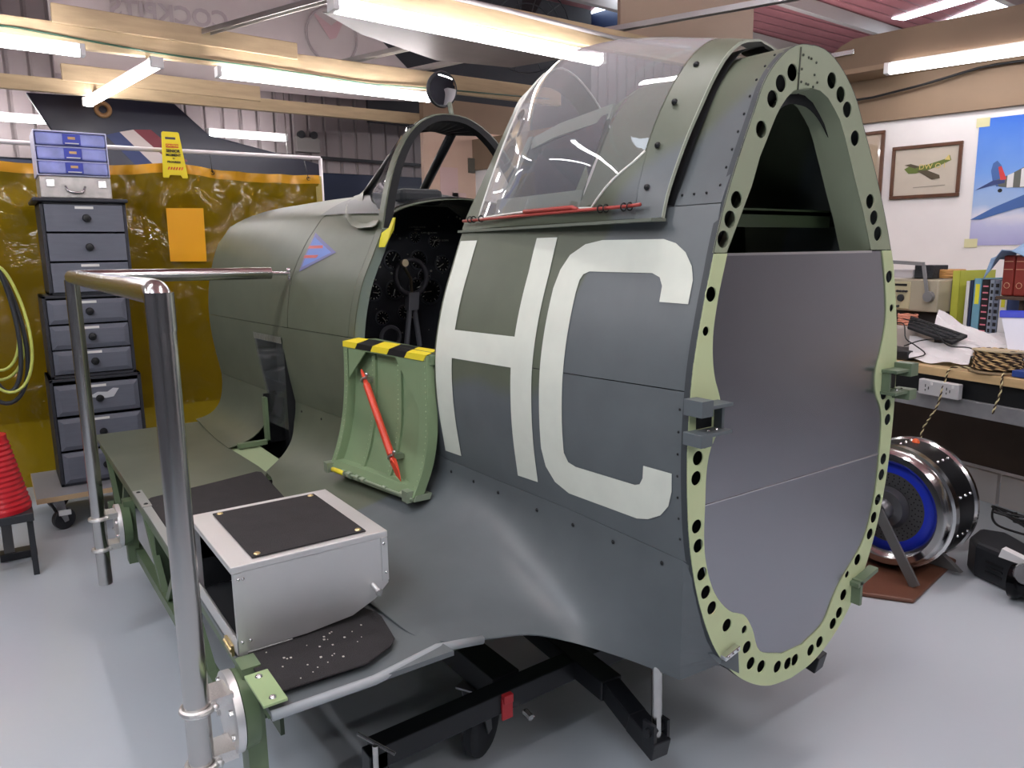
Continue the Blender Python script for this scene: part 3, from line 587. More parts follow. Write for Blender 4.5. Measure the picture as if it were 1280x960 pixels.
# rear-view mirror on its stalk
b = MB(); b.tube([(-.015, 1.63, 2.04), (-.012, 1.655, 2.10)], .010, 10); mr = b.build('mirror_stalk', mat('grey_green_paint', '7c8274', .4), AC, smooth=True)
MC = Vector((-.045, 1.65, 2.148)); md = Vector((.05, -1, -.13)).normalized()
b = MB(); b.lathe(MC, -md, [(-.004, .0), (-.004, .060), (-.006, .066), (.004, .070), (.016, .066), (.028, .045), (.034, 0)], 32); b.build('mirror_housing', m_rubgrey, mr, smooth='auto')
b = MB(); b.lathe(MC+md*.0062, md, [(0, .060), (.002, .045), (.0035, .02), (.004, 0)], 32); b.build('mirror_glass', mat('mirror', (.9, .9, .92), .02, 1.), mr, smooth=True)
# ---------------------------------------------------------------- cockpit interior
PY = 2.06
b = MB(); b.prism([(-.44, PY, 1.0), (-.46, PY, 1.45), (-.36, PY, 1.62), (-.2, PY, 1.72), (.2, PY, 1.72), (.36, PY, 1.62), (.46, PY, 1.45), (.44, PY, 1.0)], (0, 1, 0), .01)
ip = b.build('instrument_panel', mat('panel_black', '33363d', .45), AC)
m_dial = mat('dial_face', '131519', .25, coat=.6); m_mark = mat('dial_marking', 'e8e8dc', .5); m_bez = mat('bezel', '4c5057', .35)
for k, (x, z, r) in enumerate([(-.097, 1.479, .040), (.034, 1.477, .040), (-.095, 1.344, .040), (-.20, 1.337, .036), (.06, 1.402, .03), (.09, 1.330, .055), (-.21, 1.479, .036), (.021, 1.35, .040), (.174, 1.22, .032), (.161, 1.456, .036), (-.16, 1.22, .03), (.02, 1.58, .026), (.24, 1.35, .03), (.12, 1.56, .028), (-.05, 1.24, .03)]):
    b = MB(); b.lathe((x, PY, z), (0, -1, 0), [(0, r*1.15), (.008, r*1.15), (.010, r), (.006, r*.96)], 20, 0); b.lathe((x, PY-.006, z), (0, -1, 0), [(0, r*.96), (.0005, .0)], 20, 1)
    for a in range(0, 12): an = a*math.pi/6; b.obox((x+math.cos(an)*r*.8, PY-.008, z+math.sin(an)*r*.8), (math.cos(an)*r*.09, 0, math.sin(an)*r*.09), (0, .0004, 0), (-math.sin(an)*.0012, 0, math.cos(an)*.0012), 2)
    an = 1+k*1.7; b.obox((x+math.cos(an)*r*.3, PY-.009, z+math.sin(an)*r*.3), (math.cos(an)*r*.4, 0, math.sin(an)*r*.4), (0, .0004, 0), (-math.sin(an)*.0016, 0, math.cos(an)*.0016), 2)
    b.build('dial', [m_bez, m_dial, m_mark], ip, smooth='auto')
rnd = random.Random(3)
for k in range(46):
    b = MB(); x = rnd.uniform(-.35, .35); z = rnd.uniform(1.05, 1.68); b.dome((x, PY-.001, z), (0, -1, 0), rnd.choice([.003, .004, .006]), .004, 7); b.build('switch', mat('switch_grey', 'c0c0ba', .4), ip, smooth=True)
for k, z in enumerate([1.62, 1.60, 1.565]):
    me = text_mesh('CAUTION HOOD\nOPEN' if k == 0 else 'FLAPS UP DOWN', .011); 
    o = link('placard', place(me, (.03+.06*k, PY-.012, z), (1, 0, 0), (0, 0, 1)), m_mark, ip)
# control column with ring grip
m_col = mat('column_grey', '6a6d74', .4, .2)
b = MB(); b.tube([(-.13, 1.88, .80), (-.12, 1.88, 1.10)], .022, 12); b.tube([(-.135, 1.875, 1.11), (-.11, 1.88, 1.27)], [.012, .012], 10); b.tube([(-.065, 1.885, 1.10), (-.088, 1.88, 1.27)], [.012, .012], 10); b.obox((-.098, 1.88, 1.30), (.024, 0, 0), (0, .02, 0), (.003, 0, .038))
cc = b.build('control_column', m_col, AC, smooth='auto')
b = MB(); b.ring((-.097, 1.88, 1.405), (0, 1, 0), .075, .012, 28, 10); b.build('ring_grip', mat('grip_black', '34343a', .6), cc, smooth=True)
b = MB(); b.cyl((-.143, 1.86, 1.465), (-.143, 1.84, 1.467), .016, 14); b.tube([(-.14, 1.86, 1.45), (-.105, 1.87, 1.40), (-.097, 1.88, 1.34)], .007, 8); b.build('gun_button', mat('worn_brass', (.45, .38, .25), .35, 1.), cc, smooth='auto')
b = MB(); b.lathe((-.17, 1.97, 1.14), (0, -1, 0), [(0, .05), (.01, .055), (.02, .05), (.02, .04), (0, .04)], 20); b.build('trim_wheel', m_col, AC, smooth='auto')
b = MB(); b.box(.10, .28, 1.70, 1.80, 1.02, 1.12); b.tube([(.30, 1.5, 1.1), (.36, 1.9, 1.3)], .012, 8); b.build('side_console', m_black, AC, bevel=.006)
# yellow crash lever at the windscreen foot
b = MB(); b.prism([(-.372, 1.47, 1.635), (-.372, 1.45, 1.635), (-.376, 1.462, 1.590), (-.395, 1.470, 1.555), (-.402, 1.485, 1.530), (-.408, 1.520, 1.530), (-.402, 1.530, 1.575), (-.380, 1.490, 1.60)], (-.8, -.6, 0), .006); b.build('hood_lever', mat('lever_yellow', 'd8cf3a', .5), AC)
# ---------------------------------------------------------------- side door hanging open
RE = [(-.513, 1.19), (-.515, 1.05), (-.520, .92), (-.540, .83), (-.577, .745)]; FE = [(-.558, 1.19), (-.562, 1.05), (-.577, .92), (-.602, .82), (-.638, .73)]
rc, fc_ = crom(RE, 30), crom(FE, 30); Y0, Y1 = .958, 1.512
def dp(u, v, d=0.):
    """u: 0 rear .. 1 front, v: 0 hinge .. 1 foot, d outward"""
    i = v*29; k = min(28, int(i)); f = i-k; a = rc[k]*(1-f)+rc[k+1]*f; b_ = fc_[k]*(1-f)+fc_[k+1]*f; p = a*(1-u)+b_*u
    return (p[0]-d, Y0+(Y1-Y0)*u, p[1])
def dstrip(b, u0, u1, v0, v1, d0, d1, n=14, mi=0):
    for (ua, ub, va, vb) in [(u0, u1, v0, v1)]:
        vs = np.linspace(va, vb, n); top = [[dp(u, v, d1) for v in vs] for u in (ua, ub)]; bot = [[dp(u, v, d0) for v in vs] for u in (ua, ub)]
        b.grid([bot[0], top[0], top[1], bot[1], bot[0]], mi); b.add([bot[0][0], top[0][0], top[1][0], bot[1][0]], [(0, 1, 2, 3)], mi); b.add([bot[0][-1], top[0][-1], top[1][-1], bot[1][-1]], [(0, 1, 2, 3)], mi)
m_dgreen = mat('door_green', '7f9470', .42, var=.05)
b = MB(); dstrip(b, 0, 1, 0, 1, -.019, -.015); door = b.build('side_door', m_dgreen, AC, smooth='auto'); door['label'] = 'green inner face of the hinged side door'
b = MB()
dstrip(b, 0, .09, 0, 1, -.015, .016); dstrip(b, .95, 1, 0, 1, -.015, .016); dstrip(b, .09, .95, 0, .045, -.015, .016, 3); dstrip(b, .09, .95, .93, 1, -.015, .016, 3)
for poly in ([(.93, .045), (.70, .045), (.93, .27)], [(.09, .045), (.34, .045), (.09, .38)]):
    b.add([dp(u, v, .016) for u, v in poly]+[dp(u, v, .012) for u, v in poly], [(0, 1, 2), (5, 4, 3), (0, 3, 4, 1), (1, 4, 5, 2), (2, 5, 3, 0)])
b.build('door_frame', m_dgreen, door, smooth='auto')
b = MB(); dstrip(b, .35, .385, .05, .93, -.015, -.006); b.build('door_rib', m_dgreen, door, smooth='auto')
b = MB(); dstrip(b, .66, .695, .05, .93, -.015, -.006); b.build('door_rib', m_dgreen, door, smooth='auto')
b = MB()
for u in (.02, .965):
    for v in np.linspace(.03, .97, 22): b.dome(dp(u, v, .016), (-1, 0, 0), .0032, .002, 6)
for u in (.372, .678):
    for v in np.linspace(.08, .9, 24): b.dome(dp(u+.012, v, -.006), (-1, 0, 0), .0028, .002, 6)
for u in np.linspace(.1, .9, 14): b.dome(dp(u, .022, .016), (-1, 0, 0), .003, .002, 6)
b.build('door_rivets', mat('rivet_green', '9aad86', .3, .3), door, smooth=True)['kind'] = 'stuff'
# hazard-striped tread cap over the top of the door
m_hz = mat('hazard_black', '17171a', .5)
b = MB(); n = 5
for k in range(n):
    u0, u1 = k/n, (k+1)/n; s = -.06; P = lambda u, a: Vector(dp(min(1, max(0, u)), 0, 0))+Vector(a)
    q = [P(1-u0, (-.018, 0, .004)), P(1-u1, (-.018, 0, .004)), P(1-u1-s, (.045, 0, .012)), P(1-u0-s, (.045, 0, .012))]
    lo = [P(1-u0+.03, (-.019, 0, -.016)), P(1-u1+.03, (-.019, 0, -.016))]
    b.add([q[0], q[1], q[2], q[3], lo[0], lo[1]], [(0, 1, 2, 3), (4, 5, 1, 0)], k % 2)
b.build('hazard_strip', [m_yellow, m_hz], door, solid=.002)['label'] = 'yellow and black striped tape cap'
b = MB(); dstrip(b, -.01, 1.01, .985, 1.03, -.045, .012, 3)
b.tube([dp(1.03, 1.0, .018), dp(.72, 1.0, .018), dp(.10, 1.005, .018), dp(.0, 1.01, .018)], .005, 8)
for u, r in ((.80, .010), (.72, .012), (.62, .010), (.55, .009), (.30, .007), (.10, .011)): b.cyl(Vector(dp(u, 1.0, .018))-Vector((0, .012, 0)), Vector(dp(u, 1.0, .018))+Vector((0, .012, 0)), r, 10)
for u in (1.0, .05): b.obox(dp(u, .995, .012), (.02, 0, 0), (0, .018, 0), (0, 0, .018))
b.build('door_latch', mat('latch_green', '98a58e', .35, .4), door, smooth='auto')
b = MB(); b.tube([dp(.93, 1.0, .022), dp(.78, 1.0, .022)], .009, 8); b.build('latch_sleeve', m_yellow, door, smooth=True)
# crowbar clipped to the door
A_, B_ = Vector(dp(.77, .19, .014)), Vector(dp(.20, .90, .016))
cb = thing('crowbar', 'red crowbar clipped diagonally to the inside of the open green door', 'crowbar', tuple(B_))
b = MB(); dd = (B_-A_); L1 = A_+dd*.14; L2 = A_+dd*.80; b.tube([A_, A_+dd*.03, L1, L1+dd*.01, L2, L2+dd*.01, A_+dd*.86], [.003, .006, .009, .0125, .0125, .009, .011], 14)
nn = dd.normalized(); sdv = nn.cross(Vector((-1, 0, 0))).normalized()
b.add([A_+dd*.85+sdv*.010+Vector((-.008, 0, 0)), A_+dd*.85-sdv*.010+Vector((-.008, 0, 0)), A_+dd*.96-sdv*.017+Vector((-.003, 0, 0)), A_+dd*1.04-sdv*.004, A_+dd*.96+sdv*.012+Vector((-.003, 0, 0)), A_+dd*.85+sdv*.010+Vector((.008, 0, 0)), A_+dd*.85-sdv*.010+Vector((.008, 0, 0)), A_+dd*.96-sdv*.017+Vector((.002, 0, 0)), A_+dd*.96+sdv*.012+Vector((.002, 0, 0))],
      [(0, 1, 2, 3, 4), (5, 8, 3, 7, 6), (0, 5, 6, 1), (1, 6, 7, 2), (2, 7, 3), (3, 8, 4), (4, 8, 5, 0)])
b.build('crowbar_body', m_red, cb, smooth='auto')
for t in (.10, .82):
    p = A_+dd*t; b = MB(); b.ring(p, nn, .0135, .004, 16, 6); b.obox(p+Vector((.02, 0, 0)), (.018, 0, 0), (0, .012, 0), (0, 0, .008)); b.cyl(p+sdv*.012, p-sdv*.03, .004, 8); b.dome(p-sdv*.03, -sdv, .008, .008, 8); b.build('door_clip', mat('clip_metal', (.5, .5, .48), .3, 1.), door, smooth='auto')
# ---------------------------------------------------------------- wing stub
for sd in (-1,):
    b = MB(); r = []
    for y in np.linspace(.26, 3.12, 24):
        xi = float(np.interp(y, [.26, .35, .6, 1.2, 1.6, 1.89, 2.38, 3.12], [.86, .87, .91, .925, .89, .775, .795, .77])) if sd < 0 or 1 else .9
        zt = .634+.012*math.sin(math.pi*min(1, max(0, (y-.26)/2.9)))
        r.append([(sd*x, y, zt+(.0 if x < 1.2 else 0)) for x in np.linspace(xi, 1.262, 6)])
    b.grid(r); b.build('wing_skin', CAMO, AC, smooth=True, solid=.012*-sd)
    m_wg = mat('wing_structure_green', '56664c', .45, var=.1)
    b = MB(); X = sd*1.235
    b.bar((X, .34, .60), (X, 3.05, .60), .03, .045); b.bar((X, .55, .40), (X, 3.0, .30), .03, .035)
    for ya, za, yb, zb in ((.9, .38, 1.25, .60), (1.25, .60, 1.55, .34), (1.55, .34, 1.9, .60), (2.3, .60, 2.6, .30), (2.6, .31, 2.95, .60)): b.bar((X, ya, za), (X, yb, zb), .02, .025)
    b.build('end_rib', m_wg, AC)
    for y_, zz in ((.55, .40), (.95, .37), (1.35, .35), (1.9, .32), (2.45, .30), (2.95, .30)):
        b = MB(); b.bar((X, y_, .60), (X, y_, zz-.01), .035, .03); b.build('rib_post', m_wg, AC)
    for y_, zz in ((.62, .40), (1.70, .33), (2.85, .30)):
        b = MB(); b.box(min(sd*.45, X), max(sd*.45, X), y_, y_+.02, zz, .62); b.build('wing_spar', m_dkgreen, AC)
    b = MB(); b.box(min(sd*.66, sd*1.0), max(sd*.66, sd*1.0), 1.86, 2.44, .618, .632); b.build('spar_cap', mat('pale_spar_green', 'a3b48c', .45), AC)
    b = MB(); b.box(min(sd*1.14, sd*1.15), max(sd*1.14, sd*1.15), .62, 3.0, .34, .62); b.build('rib_shadow_sheet', m_dkgreen, AC)  # added dark sheet stands in for the shadow between the posts
    # trailing-edge lip
    b = MB(); b.tube([(sd*1.262, .268, .628), (sd*1.05, .262, .630), (sd*.88, .30, .628), (sd*.75, .318, .598)], .0105, 8); b.build('trailing_edge', mat('edge_grey', '9a9fa1', .4), AC, smooth=True)
# opening in the port side with a clear cover, structure seen inside
b = MB(); b.box(-.63, -.615, 2.36, 2.40, .64, .86); b.box(-.76, -.615, 2.36, 2.39, .64, .66); b.build('opening_frame', m_intgreen, AC)
b = MB(); b.box(-.585, -.05, 2.17, 2.175, .60, 1.2); b.build('opening_shade_backing', m_lining, AC)  # added dark sheets stand in for the shaded inside of the opening
b = MB(); b.box(-.50, -.49, 2.16, 2.55, .50, 1.19); b.box(-.51, -.50, 1.85, 3.1, .45, .90); b.build('opening_shade_backing', m_lining, AC)
b = MB(); b.box(-.60, -.50, 2.47, 2.48, .62, .86); b.box(-.80, -.45, 1.95, 2.9, .50, .51); b.build('opening_shade_backing', m_lining, AC)
m_cover = glass('cover_acetate', 'a9b0a8', .08, .10, (.85, .88, .86), .8)
b = MB(); rows = [[(-(hw(y, z)+.004), y, z) for z in np.linspace(.86, 1.15, 8)] for y in (2.17, 2.34, 2.51)]; b.grid(rows); b.grid([[(fillet(y, t)[0]-.004, y*(1-t*.3)+t*.3*2.15, fillet(y, t)[2]) for t in np.linspace(0, .35, 6)] for y in (2.2, 2.35, 2.5)]); b.build('opening_cover', m_cover, AC, smooth=True)['label'] = 'clear plastic cover over the side opening'
b = MB(); b.grid([[(-(hw(y, z)+.006), y, z) for z in (1.125, 1.14, 1.155)] for y in np.linspace(2.17, 2.51, 5)])
b.build('cover_strip', mat('tape_silver', '8d9088', .3, .5, bump=.6, bscale=60), AC, smooth=True)
# tread mats on the wing
def matpiece(poly, name):
    b = MB(); b.prism([(x, y, .6475) for x, y in poly], (0, 0, 1), .004); return b.build(name, m_rubber, AC, bevel=.001)
matpiece([(-1.250, .305), (-1.05, .298), (-.975, .335), (-.955, .36), (-.935, .47), (-.935, .50), (-.96, .56), (-1.252, .56)], 'tread_mat')['label'] = 'black tread mat at the trailing edge'
matpiece([(-1.235, 1.10), (-.90, 1.10), (-.83, 1.50), (-.80, 1.88), (-.815, 1.90), (-1.0, 1.85), (-1.22, 1.80), (-1.235, 1.78)], 'tread_mat')['label'] = 'black tread mat forward of the step'
b = MB(); rr = random.Random(11)
for k in range(34):
    x, y, r_ = rr.gauss(-1.10, .07), rr.gauss(.40, .06), rr.uniform(.0008, .0022)
    if -1.23 < x < -.98 and .31 < y < .48: b.box(x-r_, x+r_, y-r_, y+r_*1.4, .6515, .6525)
b.build('metal_flecks', mat('fleck', 'd8d4c8', .5), AC)['kind'] = 'stuff'
b = MB(); b.box(-1.264, -1.232, 1.70, 1.92, .646, .652); b.build('edge_plate', mat('edge_plate_grey', '9a9c98', .35, .4), AC, bevel=.001)
b = MB()
for y in (1.73, 1.89): b.dome((-1.248, y, .652), (0, 0, 1), .008, .004, 8)
b.build('edge_bolt', m_black, AC, smooth=True)
b = MB(); b.box(-1.262, -1.235, .50, 1.70, .645, .649); b.build('edge_strip', mat('edge_plate_grey', '9a9c98', .35, .4), AC)
b = MB(); b.obox((-1.252, .335, .650), (.024, 0, 0), (0, .065, 0), (0, 0, .003)); b.build('edge_plate', mat('edge_plate_green', '9cb383', .45), AC, bevel=.001)['label'] = 'pale green edge plate at trailing corner'
b = MB()
for y in (.29, .38): b.dome((-1.252, y, .653), (0, 0, 1), .008, .005, 8)
b.build('edge_bolt', m_bright, AC, smooth=True)
# ---------------------------------------------------------------- handrail of steel tube clamped to the wing end
R = .0245
path = [(-1.372, .40, .245), (-1.368, .40, 1.40)]
for a in np.linspace(0, math.pi/2, 5): path.append((-1.368, .40+.035*(1-math.cos(a)), 1.405+.035*math.sin(a)))
def arcs(P0, P1, P2, r, n=6):
    P0, P1, P2 = map(Vector, (P0, P1, P2)); a = P1+(P0-P1).normalized()*r; c = P1+(P2-P1).normalized()*r
    return [tuple((a*(1-t)**2+P1*2*t*(1-t)+c*t*t)) for t in np.linspace(0, 1, n)]
NB, NT, FT_, FBt, IN = (-1.372, .40, .245), (-1.368, .40, 1.440), (-1.366, 2.10, 1.440), (-1.368, 2.10, .25), (-.64, 2.10, 1.434)
hr = None
b = MB(); b.tube([NB]+arcs(NB, NT, FT_, .045)+arcs(NT, FT_, IN, .04)+[IN], R, 20); hr = b.build('handrail', m_steel, AC, smooth='auto'); hr['label'] = 'brushed steel tubular handrail'
b = MB(); b.tube([FBt, (-1.366, 2.10, 1.43)], R, 20); b.build('rail_post', m_steel, hr, smooth='auto')
b = MB(); b.cyl(IN, (-.56, 2.10, 1.430), .008, 10); b.cyl((-.562, 2.10, 1.455), (-.562, 2.10, 1.405), .007, 8); b.dome((-.562, 2.10, 1.445), (0, 0, 1), .012, .01, 8); b.build('rail_hook', m_bright, hr, smooth='auto')
b = MB(); b.tube([NT, (-1.368, .40, 1.37)], R+.001, 20); b.build('rail_elbow', m_steel, hr, smooth='auto')
for yy, zc in ((.45, .555), (2.16, .455)):
    yp = .40 if yy < 1 else 2.10
    b = MB(); b.lathe((-1.30, yy, zc), (-1, 0, 0), [(-.012, .0), (-.012, .086), (.004, .086), (.006, .082), (.006, 0)], 32); b.build('mounting_disc', m_sheet, hr, smooth='auto')
    b = MB(); b.lathe((-1.286, yy, zc), (1, 0, 0), [(0, .0), (0, .085), (.03, .08), (.03, 0)], 32); b.box(-1.275, -1.235, yy-.028, yy+.028, zc-.16, zc+.10); b.build('mounting_pad', mat('pad_green', '66785a', .42), hr, smooth='auto')
    for zz in (zc+.062, zc-.062):
        b = MB(); b.ring((-1.369, yp, zz), (0, 0, 1), R+.005, .007, 24, 8)
        b.obox((-1.335, (yy+yp)/2, zz), (.034, 0, 0), (0, .018+(yy-yp)/2*.6, 0), (0, 0, .011)); b.dome((-1.34, yp-.02, zz), (0, -1, 0), .008, .006, 8); b.build('rail_clamp', mat('cast_aluminium', (.70, .69, .67), .35, .9, bump=.3, bscale=200), hr, smooth='auto')
    for k in range(8): a = k*math.pi/4+.3; b = MB(); b.cyl((-1.305, yy+.068*math.cos(a), zc+.068*math.sin(a)), (-1.314, yy+.068*math.cos(a), zc+.068*math.sin(a)), .007, 6); b.build('bolt', m_bright, hr)
# ================================================================ step box standing on the wing
sb = thing('step_box', 'bare aluminium step box with black rubber tread top standing on the wing', 'step', (-1.09, .69, .652))
X0, X1, YA, YB, ZT, ZB = -1.264, -.905, .488, .885, .855, .652
cur = [(X0, ZB+.004), (-1.11, ZB+.004), (-1.0, ZB+.014), (-.94, ZB+.04), (X1, ZB+.072), (X1, ZT-.002), (X0, ZT-.002)]
b = MB(); b.prism([(x, YA, z) for x, z in cur], (0, 1, 0), .003); s1 = b.build('side_plate', m_sheet, sb, bevel=.001)
b = MB(); b.prism([(x, YB-.003, z) for x, z in cur], (0, 1, 0), .003); b.build('side_plate', m_sheet, sb)
b = MB(); b.prism([(X0-.002, YA-.002, ZT-.016), (X0-.002, YA-.002, ZT), (X1+.002, YA-.002, ZT), (X1+.002, YA-.002, ZT-.016)], (0, 1, 0), YB-YA+.004); b.build('top_plate', m_sheet, sb, bevel=.002)
b = MB(); b.box(X1-.003, X1, YA, YB, ZB+.085, ZT-.002); b.build('inner_plate', m_sheet, sb)
b = MB(); b.box(X0+.02, X1-.01, YA+.006, YA+.008, ZB+.085, ZT-.018); b.box(X0+.02, X1-.01, YB-.008, YB-.006, ZB+.085, ZT-.018); b.box(X0+.02, X0+.15, YA+.006, YA+.008, ZB+.008, ZT-.018); b.box(X0+.02, X0+.15, YB-.008, YB-.006, ZB+.008, ZT-.018); b.box(X1-.012, X1-.008, YA+.006, YB-.006, ZB+.085, ZT-.018); b.box(X0+.02, X1-.01, YA+.006, YB-.006, ZT-.02, ZT-.018); b.box(X0+.02, X0+.16, YA+.006, YB-.006, ZB+.004, ZB+.006); b.build('box_shade_lining', m_lining, sb)  # black sheets added so the box interior looks dark as in shade
b = MB(); b.box(X0, X0+.004, YA, YB, ZB, ZB+.035); b.box(X0, X0+.12, YA, YB, ZB, ZB+.003); b.build('sill_plate', m_sheet, sb, bevel=.001)
b = MB(); b.box(X0+.002, X0+.02, YA-.003, YA, ZB, ZT-.016); b.box(X1-.016, X1, YA-.003, YA, ZB+.08, ZT-.016); b.build('corner_angle', m_sheet, sb)
b = MB(); b.box(X0+.05, X1-.042, YA+.02, YB-.028, ZT, ZT+.004); b.build('tread_pad', m_rubber, sb, bevel=.002)
for x in (X0+.065, X1-.057):
    for y in (YA+.035, YB-.043):
        b = MB(); b.dome((x, y, ZT+.004), (0, 0, 1), .008, .004, 10); b.build('screw', m_brass, sb, smooth=True)
for x, z in ((X0+.012, ZT-.03), (X0+.022, ZT-.03), (X0+.01, ZB+.03), (X0+.028, ZB+.03), (X1-.01, ZT-.03), (X1-.006, ZB+.10)):
    b = MB(); b.dome((x, YA-.003, z), (0, -1, 0), .004, .003, 8); b.build('rivet', m_bright, sb, smooth=True)
b = MB(); b.cyl((-.945, YA, ZB+.075), (-.945, YA-.03, ZB+.070), .007, 12); b.cyl((-.945, YA-.03, ZB+.070), (-.945, YA-.036, ZB+.069), .009, 12); b.build('locating_peg', m_bright, sb, smooth='auto')
b = MB(); b.obox((X0-.003, .55, .65), (.003, 0, 0), (0, .03, 0), (0, 0, .012)); b.cyl((X0-.006, .52, .652), (X0-.006, .58, .652), .004, 8); b.build('hinge', m_brass, sb)
# ================================================================ overhead timbers, lights and sheets
def timber(name, label, a, b, w_, h_, group=None):
    o = MB().bar(a, b, w_, h_).build(name, m_wood, None, bevel=.004); tag(o, label, 'beam', group); return o
timber('timber_beam', 'long pale timber beam carrying the green cable across the far side', (-3.4, 4.42, 2.83), (2.75, 4.42, 2.86), .05, .14)
timber('timber_beam', 'short pale plank laid on top of the beam with the green cable', (-1.13, 4.40, 2.955), (.36, 4.40, 2.93), .05, .11)
timber('timber_beam', 'lower pale timber beam in front of the grey cladding', (-3.8, 5.62, 2.755), (3.0, 5.62, 2.795), .05, .10)
timber('timber_beam', 'short plank on top of the lower timber beam', (-1.0, 5.60, 2.87), (.45, 5.60, 2.86), .05, .12)
timber('timber_post', 'left upright timber crossing the two long beams', (-1.12, 5.02, 2.62), (-1.12, 5.02, 4.5), .08, .08)
timber('timber_post', 'right upright timber crossing the two long beams', (1.28, 5.55, 2.68), (1.28, 5.55, 4.5), .08, .08)
timber('timber_beam', 'near timber beam above the long double ceiling light', (-.45, 2.80, 2.855), (2.85, 2.80, 2.855), .06, .13)
# electrical runs
b = MB(); b.tube([(-3.3, 4.385, 2.85), (-1.9, 4.385, 2.84), (-1.3, 4.38, 2.84), (-.6, 4.38, 2.80), (.2, 4.38, 2.79), (.9, 4.38, 2.77), (1.6, 4.38, 2.80), (2.6, 4.38, 2.83)], .006, 6)
tag(b.build('green_cable', mat('green_cable', '2a4f3e', .4), None, smooth=True), 'green cable drooping along the far timber beam', 'cable')
b = MB(); b.tube([(-.35, 2.76, 2.925), (.4, 2.76, 2.91), (1.0, 2.76, 2.90), (1.9, 2.76, 2.865), (2.6, 2.76, 2.90)], .014, 8)
tag(b.build('conduit', mat('conduit_grey', '9b9898', .4), None, smooth=True), 'grey conduit along the near timber beam above the long light', 'conduit')
CH = [((-.35, 4.6, 2.98), (.35, 3.0, 3.0)), ((.62, 5.0, 2.96), (1.35, 3.1, 2.97)), ((1.2, 4.95, 2.96), (1.8, 3.2, 2.96)), ((1.86, 3.15, 2.97), (2.9, 1.0, 2.99))]
for k, (a, c) in enumerate(CH):
    b = MB(); u = Vector(c)-Vector(a); b.bar(a, c, .05, .006); x = u.cross(Vector((0, 0, 1))).normalized()*.025
    for s_ in (-1, 1): b.bar(Vector(a)+x*s_-Vector((0, 0, .015)), Vector(c)+x*s_-Vector((0, 0, .015)), .004, .03)
    tag(b.build('metal_channel', mat('galvanised', (.5, .48, .46), .35, .9, var=.1), None), ['galvanised channel nearest the mirrored banner', 'galvanised channel left of the round mirror', 'galvanised channel just above the round mirror', 'galvanised channel crossing the beige panel above the canopy'][k], 'channel')
# lights
def light(name, label, a, b_, r=.038, hgt=.05, group=None, st=None):
    a, b_ = Vector(a), Vector(b_); c = (a+b_)/2; t = thing(name, label, 'light', tuple(c), group); d = (b_-a).normalized(); sdv = d.cross(Vector((0, 0, 1))).normalized()
    m = MB(); m.bar(a+Vector((0, 0, .035)), b_+Vector((0, 0, .035)), r*1.0, hgt*.5); m.bar(a-d*.03+Vector((0, 0, .01)), a+Vector((0, 0, .01)), r*2, hgt*1.3); m.bar(b_+Vector((0, 0, .01)), b_+d*.03+Vector((0, 0, .01)), r*2, hgt*1.3)
    m.build('light_body', m_white, t, bevel=.003)
    m = MB(); rows = []
    for p in (a, b_): rows.append([p+sdv*math.cos(q)*r-Vector((0, 0, math.sin(q)*r*.7)) for q in np.linspace(-.45, math.pi+.45, 13)])
    m.grid(rows); m.add(rows[0], [tuple(range(13))]); m.add(rows[1], [tuple(range(13))]); m.build('light_diffuser', mat('tube_glow_%g' % (st or TUBE), 'fdf9fa', .5, emit=st or TUBE), t, smooth='auto')
    return t
light('ceiling_light', 'batten light entering at the upper left under the timber beam', (-2.5, 4.12, 2.70), (-1.03, 4.175, 2.70))
light('ceiling_light', 'short slanting batten light pointing away below the timber beam', (-.82, 5.80, 2.70), (-.60, 4.26, 2.70))
light('ceiling_light', 'long batten light under the green cable left of the mirror', (-.20, 4.30, 2.70), (1.37, 4.32, 2.70))
light('ceiling_light', 'brightest double batten light above the canopy', (-.07, 2.62, 2.70), (1.70, 2.70, 2.69), .042, st=9)
light('ceiling_light', 'batten light on the brown fascia at upper right', tuple(wp(.72, .34, 2.575)), tuple(wp(-.75, .34, 2.555)), .034, st=6)
light('ceiling_light', 'distant batten light at left edge above the drawer organiser', (-2.4, 6.85, 2.70), (-.99, 6.83, 2.70))
light('ceiling_light', 'small distant batten light above the amber curtain', (.30, 6.78, 2.69), (1.03, 6.76, 2.69))
for k, (a, c) in enumerate([((-3.2, 1.3, 2.9), (-1.7, 1.3, 2.9)), ((-3.2, -1.0, 2.9), (-1.7, -1.0, 2.9)), ((-1.0, -2.4, 2.9), (.5, -2.4, 2.9)), ((1.6, -1.4, 2.9), (3.1, -1.4, 2.9)), ((.9, .55, 2.95), (2.4, .55, 2.95)), ((-3.6, 3.2, 2.9), (-3.6, 1.9, 2.9)), ((-.6, -.6, 3.4), (-.6, .9, 3.4)), ((-2.2, -3.8, 2.9), (-.7, -3.8, 2.9))]):
    light('ceiling_light', 'batten light over the workshop behind the viewer', a, c, group='batten lights out of the picture', st=TUBE_NEAR)
for k, (x, y) in enumerate([(5.6, 3.0), (7.6, 3.4), (6.6, 5.2)]):  # unseen lamps added under the roof to brighten its sheets
    light('ceiling_light', 'added unseen batten light brightening the roof beyond the white wall', (x, y, 3.0), (x+.1, y-1.5, 3.0), group='added unseen roof-brightening lights', st=70)
# round control button box beside the upper right light
b = MB(); wbox(b, .95, 1.12, .30, .32, 2.715, 2.745); tag(b.build('conduit_plate', m_bright, None, bevel=.002), 'small metal plate on the brown fascia by the light', 'bracket')
b = MB(); b.tube([wp(1.45, .05, 2.66), wp(1.2, .06, 2.52), wp(1.08, .08, 2.475), wp(.9, .08, 2.475), wp(.6, .08, 2.51), wp(.3, .08, 2.56), wp(.2, .08, 2.565), wp(-.4, .08, 2.555)], .008, 6)
tag(b.build('black_cable', m_black, None, smooth=True), 'black cable draped along the brown board below the right light', 'cable')
